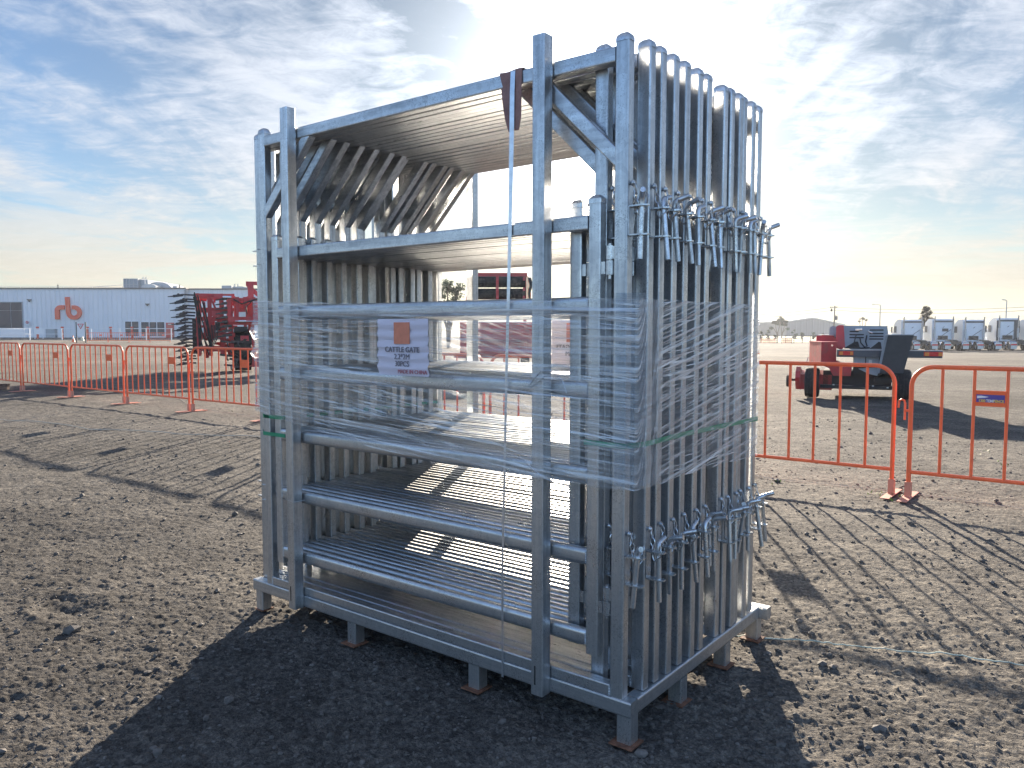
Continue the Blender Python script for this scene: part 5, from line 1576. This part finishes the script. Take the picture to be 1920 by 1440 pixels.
def lamp(px, Z, ytop, arm, label):
    g = at(px, Z); k = Z/FPX; base = 619.6+(1.402-g.z)*FPX/Z; h = (base-ytop)*k
    t = thing('street_lamp', label, 'street lamp', g, YAW, 'street lamps beyond the yard')
    MB().cyl((0, 0, 0), (0, 0, h), 0.13, 10, 0.08).build('pole', M['rim'], t)
    MB().tube([(0, 0, h-0.05), (-arm*0.5, 0, h+0.12), (-arm, 0, h+0.15)], 0.055, 6).build('arm', M['rim'], t)
    MB().prism([(-arm-0.75, h+0.14), (-arm-0.1, h+0.08), (-arm, h+0.22), (-arm-0.6, h+0.24)], 'y', -0.16, 0.16).build('lamp_head', M['rim'], t)
lamp(1647.5, 150, 572, 1.1, 'grey street lamp with its arm to the left, above the baler hood')
lamp(1883, 135, 564, 0.25, 'grey street lamp above the row of trucks')
wr = MB()
for dz_, dxx in ((0.0, 0), (-0.7, 0.9)):
    a = Vector(gp)+Vector((0, 0, hp_-0.3+dz_))
    for px2, Z2, hh in ((1240, 230, 6.3), (2100, 150, 7.5)):
        b = at(px2, Z2); b.z = hh+dz_*1.0
        wr.tube([a.lerp(b, f/16)-Vector((0, 0, 4*1.3*(f/16)*(1-f/16))) for f in range(17)], 0.035, 4)
tag(wr.build('power_lines', M['black']), 'power lines sagging away from the wooden pole on both sides', 'wire')

# far fences and grass
def strip_sheet(name, px0, px1, Z0, Z1, mat_, lift, kind):
    n = 24; mb = MB(); vs = []
    for j in range(5):
        Z = Z0+(Z1-Z0)*j/4
        for i in range(n+1):
            p = at(px0+(px1-px0)*i/n, Z); vs.append((p.x, p.y, p.z+lift))
    mb.add(vs, [(j*(n+1)+i, j*(n+1)+i+1, (j+1)*(n+1)+i+1, (j+1)*(n+1)+i) for j in range(4) for i in range(n)])
    o = mb.build(name, M[mat_]); 
    return tag(o, kind=kind)
strip_sheet('grass', 600, 2300, 158, 420, 'grass', 0.05, 'structure')
def wire_fence(px0, px1, Z, h, step, label):
    t = thing('wire_fence', label, 'fence', at(px0, Z, 0.0), YAW)
    k = Z/FPX
    n = int((px1-px0)*k/step)
    zs = []
    for i in range(n+1):
        p = at(px0+i*step/k, Z); zs.append(p.z)
        MB().cyl((i*step, 0, p.z), (i*step, 0, p.z+h), 0.06, 6).build('post', M['pole'], t)
    for f in (0.35, 0.65, 0.97):
        w = MB(); w.tube([(i*step, 0, z+h*f) for i, z in enumerate(zs)], 0.03, 4); w.build('wire', M['pole'], t)
wire_fence(1395, 1600, 152, 1.5, 1.6, 'wooden post and wire fence along the grass beyond the yard')
def mesh_barrier(px0, px1, Z, label):
    t = thing('safety_mesh', label, 'safety mesh', at(px0, Z), YAW, 'orange safety mesh lengths along the far fence')
    k = Z/FPX; w = (px1-px0)*k
    m_ = MB()
    for j in range(7): m_.bar((0, 0, 0.15+j*0.13), (w, 0, 0.13+j*0.12), 0.02, 0.05)
    for i in range(int(w/0.35)+1): m_.bar((i*0.35, 0, 0.1), (i*0.35, 0, 0.95), 0.05, 0.02, (0, 1, 0))
    m_.build('mesh', M['orange_flat'], t)
    s_ = MB()
    for x in (0, w): s_.cyl((x, 0, 0), (x, 0, 1.2), 0.035, 6)
    s_.build('stake', M['darkpost'], t)
mesh_barrier(1424, 1455, 148, 'orange safety mesh below the left side of the gum tree')
mesh_barrier(1465, 1484, 148, 'orange safety mesh below the right side of the gum tree')

# ------------------------------------------------------------------ trees and shrubs
def crown(mb, centre, rad, n, leaf, rng_, squash=0.7, clumps=14):
    cs = []
    for _ in range(clumps):
        while True:
            q = Vector((rng_.uniform(-1, 1), rng_.uniform(-1, 1), rng_.uniform(-1, 1)))
            if q.length < 1: break
        cs.append((Vector((q.x*rad, q.y*rad, q.z*rad*squash)), rng_.uniform(0.22, 0.42)*rad))
    for _ in range(n):
        c, r_ = rng_.choice(cs)
        q = Vector((rng_.gauss(0, 0.5), rng_.gauss(0, 0.5), rng_.gauss(0, 0.42)))*r_
        p = Vector(centre)+c+q
        u = Vector((rng_.uniform(-1, 1), rng_.uniform(-1, 1), rng_.uniform(-1, 1))).normalized(); v = u.orthogonal().normalized()
        s_ = leaf*rng_.uniform(0.6, 1.4)
        mb.add([p-u*s_, p+v*s_*0.45, p+u*s_, p-v*s_*0.45], [(0, 1, 2, 3)])
    return cs
def tree(px, Z, h, crowns, label, mat_='leaf', trunks=1, seed=1, cat='tree', name='gum_tree', n=2600, leaf=0.16, lift=0.0):
    r2 = random.Random(seed)
    t = thing(name, label, cat, at(px, Z), YAW)
    tk = MB(); cm = MB()
    for q in range(trunks):
        bx = (q-(trunks-1)/2)*h*0.16
        for (cx, cz, cr) in crowns:
            if trunks > 1 and (cx > 0) != (q > 0) and abs(cx) > 0.05: continue
            top = Vector((cx*h, 0, cz*h-cr*h*0.3))
            tk.tube([(bx, 0, -0.1), (bx*1.05+cx*h*0.15, 0.1, h*0.25), (bx*0.6+cx*h*0.6, 0, h*0.45), tuple(top)], h*0.022, 7, True, h*0.008)
    for (cx, cz, cr) in crowns:
        cs = crown(cm, (cx*h, 0, cz*h), cr*h, int(n*cr/0.2), leaf, r2)
        for c, r_ in cs[:5]:
            a = Vector((cx*h, 0, cz*h-cr*h*0.3)); tk.tube([a, a.lerp(Vector((cx*h, 0, cz*h))+c, 0.9)], h*0.007, 5, True, h*0.003)
    tk.build('trunk', M['bark'], t)
    cm.build('crown', M[mat_], t, fix=False)
    return t
tree(1461, 250, 7.0, [(-0.22, 0.72, 0.17), (0.02, 0.82, 0.18), (0.22, 0.70, 0.17), (-0.40, 0.45, 0.08), (0.36, 0.42, 0.07)], 'gum tree with two trunks in front of the pale shed', trunks=2, seed=3, n=2400, leaf=0.17)
tree(1743, 110, 6.0, [(-0.13, 0.92, 0.07), (-0.11, 0.82, 0.11), (-0.07, 0.68, 0.16), (-0.01, 0.54, 0.20), (0.05, 0.38, 0.24), (-0.02, 0.2, 0.24)], 'tall pointed tree standing between the first two trucks', 'leafbrown', seed=5, name='pointed_tree', n=2600, leaf=0.10)
tree(841, 62, 6.1, [(-0.01, 0.80, 0.12), (0.12, 0.76, 0.13), (-0.12, 0.70, 0.10), (0.05, 0.60, 0.12)], 'thin young tree seen through the stack, left of the black rollers', seed=8, name='young_tree', n=700, leaf=0.10)
tree(1688, 140, 4.5, [(0, 0.70, 0.16), (-0.15, 0.60, 0.12)], 'small round tree behind the leftmost truck', 'leafbrown', seed=9, name='small_tree', n=1300, leaf=0.13)
tree(1615, 230, 7.2, [(0, 0.82, 0.10), (0.15, 0.75, 0.06), (-0.12, 0.72, 0.05)], 'sparse small tree top rising behind the baler hood', 'leafbrown', seed=12, name='sparse_tree', n=700, leaf=0.16)
for i, (px, w, h, lab) in enumerate(((1425, 8, 2.6, 'dark shrub at the foot of the pale shed, nearest the stack'), (1439, 7, 2.8, 'dark round shrub just left of the gum tree trunks'), (1452, 6, 1.8, 'low shrub between the gum tree trunks'),
                                     (1488, 9, 3.4, 'grey green bushy shrub right of the gum tree'), (1503, 6, 2.2, 'low dark shrub in front of the gabled shed'), (1525, 8, 2.6, 'dark shrub left of the baler cowling, by the fence'), (1540, 8, 2.3, 'green shrub directly behind the baler cowling'))):
    r2 = random.Random(30+i); Z = 210
    t = thing('shrub', lab, 'shrub', at(px, Z), YAW, 'shrubs along the far fence')
    cm = MB(); crown(cm, (0, 0, h*0.45), w*0.5*Z/FPX*1.15, 900, 0.16, r2, squash=h*0.45/(w*0.5*Z/FPX*1.15), clumps=9)
    cm.build('foliage', M['leafdark' if i % 2 else 'leaf'], t, fix=False)
    MB().cyl((0, 0, -0.1), (0, 0, h*0.5), 0.06, 6).build('stem', M['bark'], t)

# ------------------------------------------------------------------ haze
def haze():
    mb = MB(); mb.box(-260, 520, -60, 560, -2.4, 14.0)
    mt = bpy.data.materials.new('thin air'); mt.use_nodes = True
    t = NT(mt.node_tree); t.n.remove(t.n['Principled BSDF'])
    pv = t.add('ShaderNodeVolumePrincipled')
    pv.inputs['Color'].default_value = (0.85, 0.90, 1.0, 1); pv.inputs['Density'].default_value = 0.00022
    pv.inputs['Anisotropy'].default_value = 0.5
    t.l.new(pv.outputs[0], t.n['Material Output'].inputs['Volume'])
    o = mb.build('haze', mt)
    tag(o, 'thin pale air over the yard', kind='stuff')
HAZE = True
if HAZE: haze()
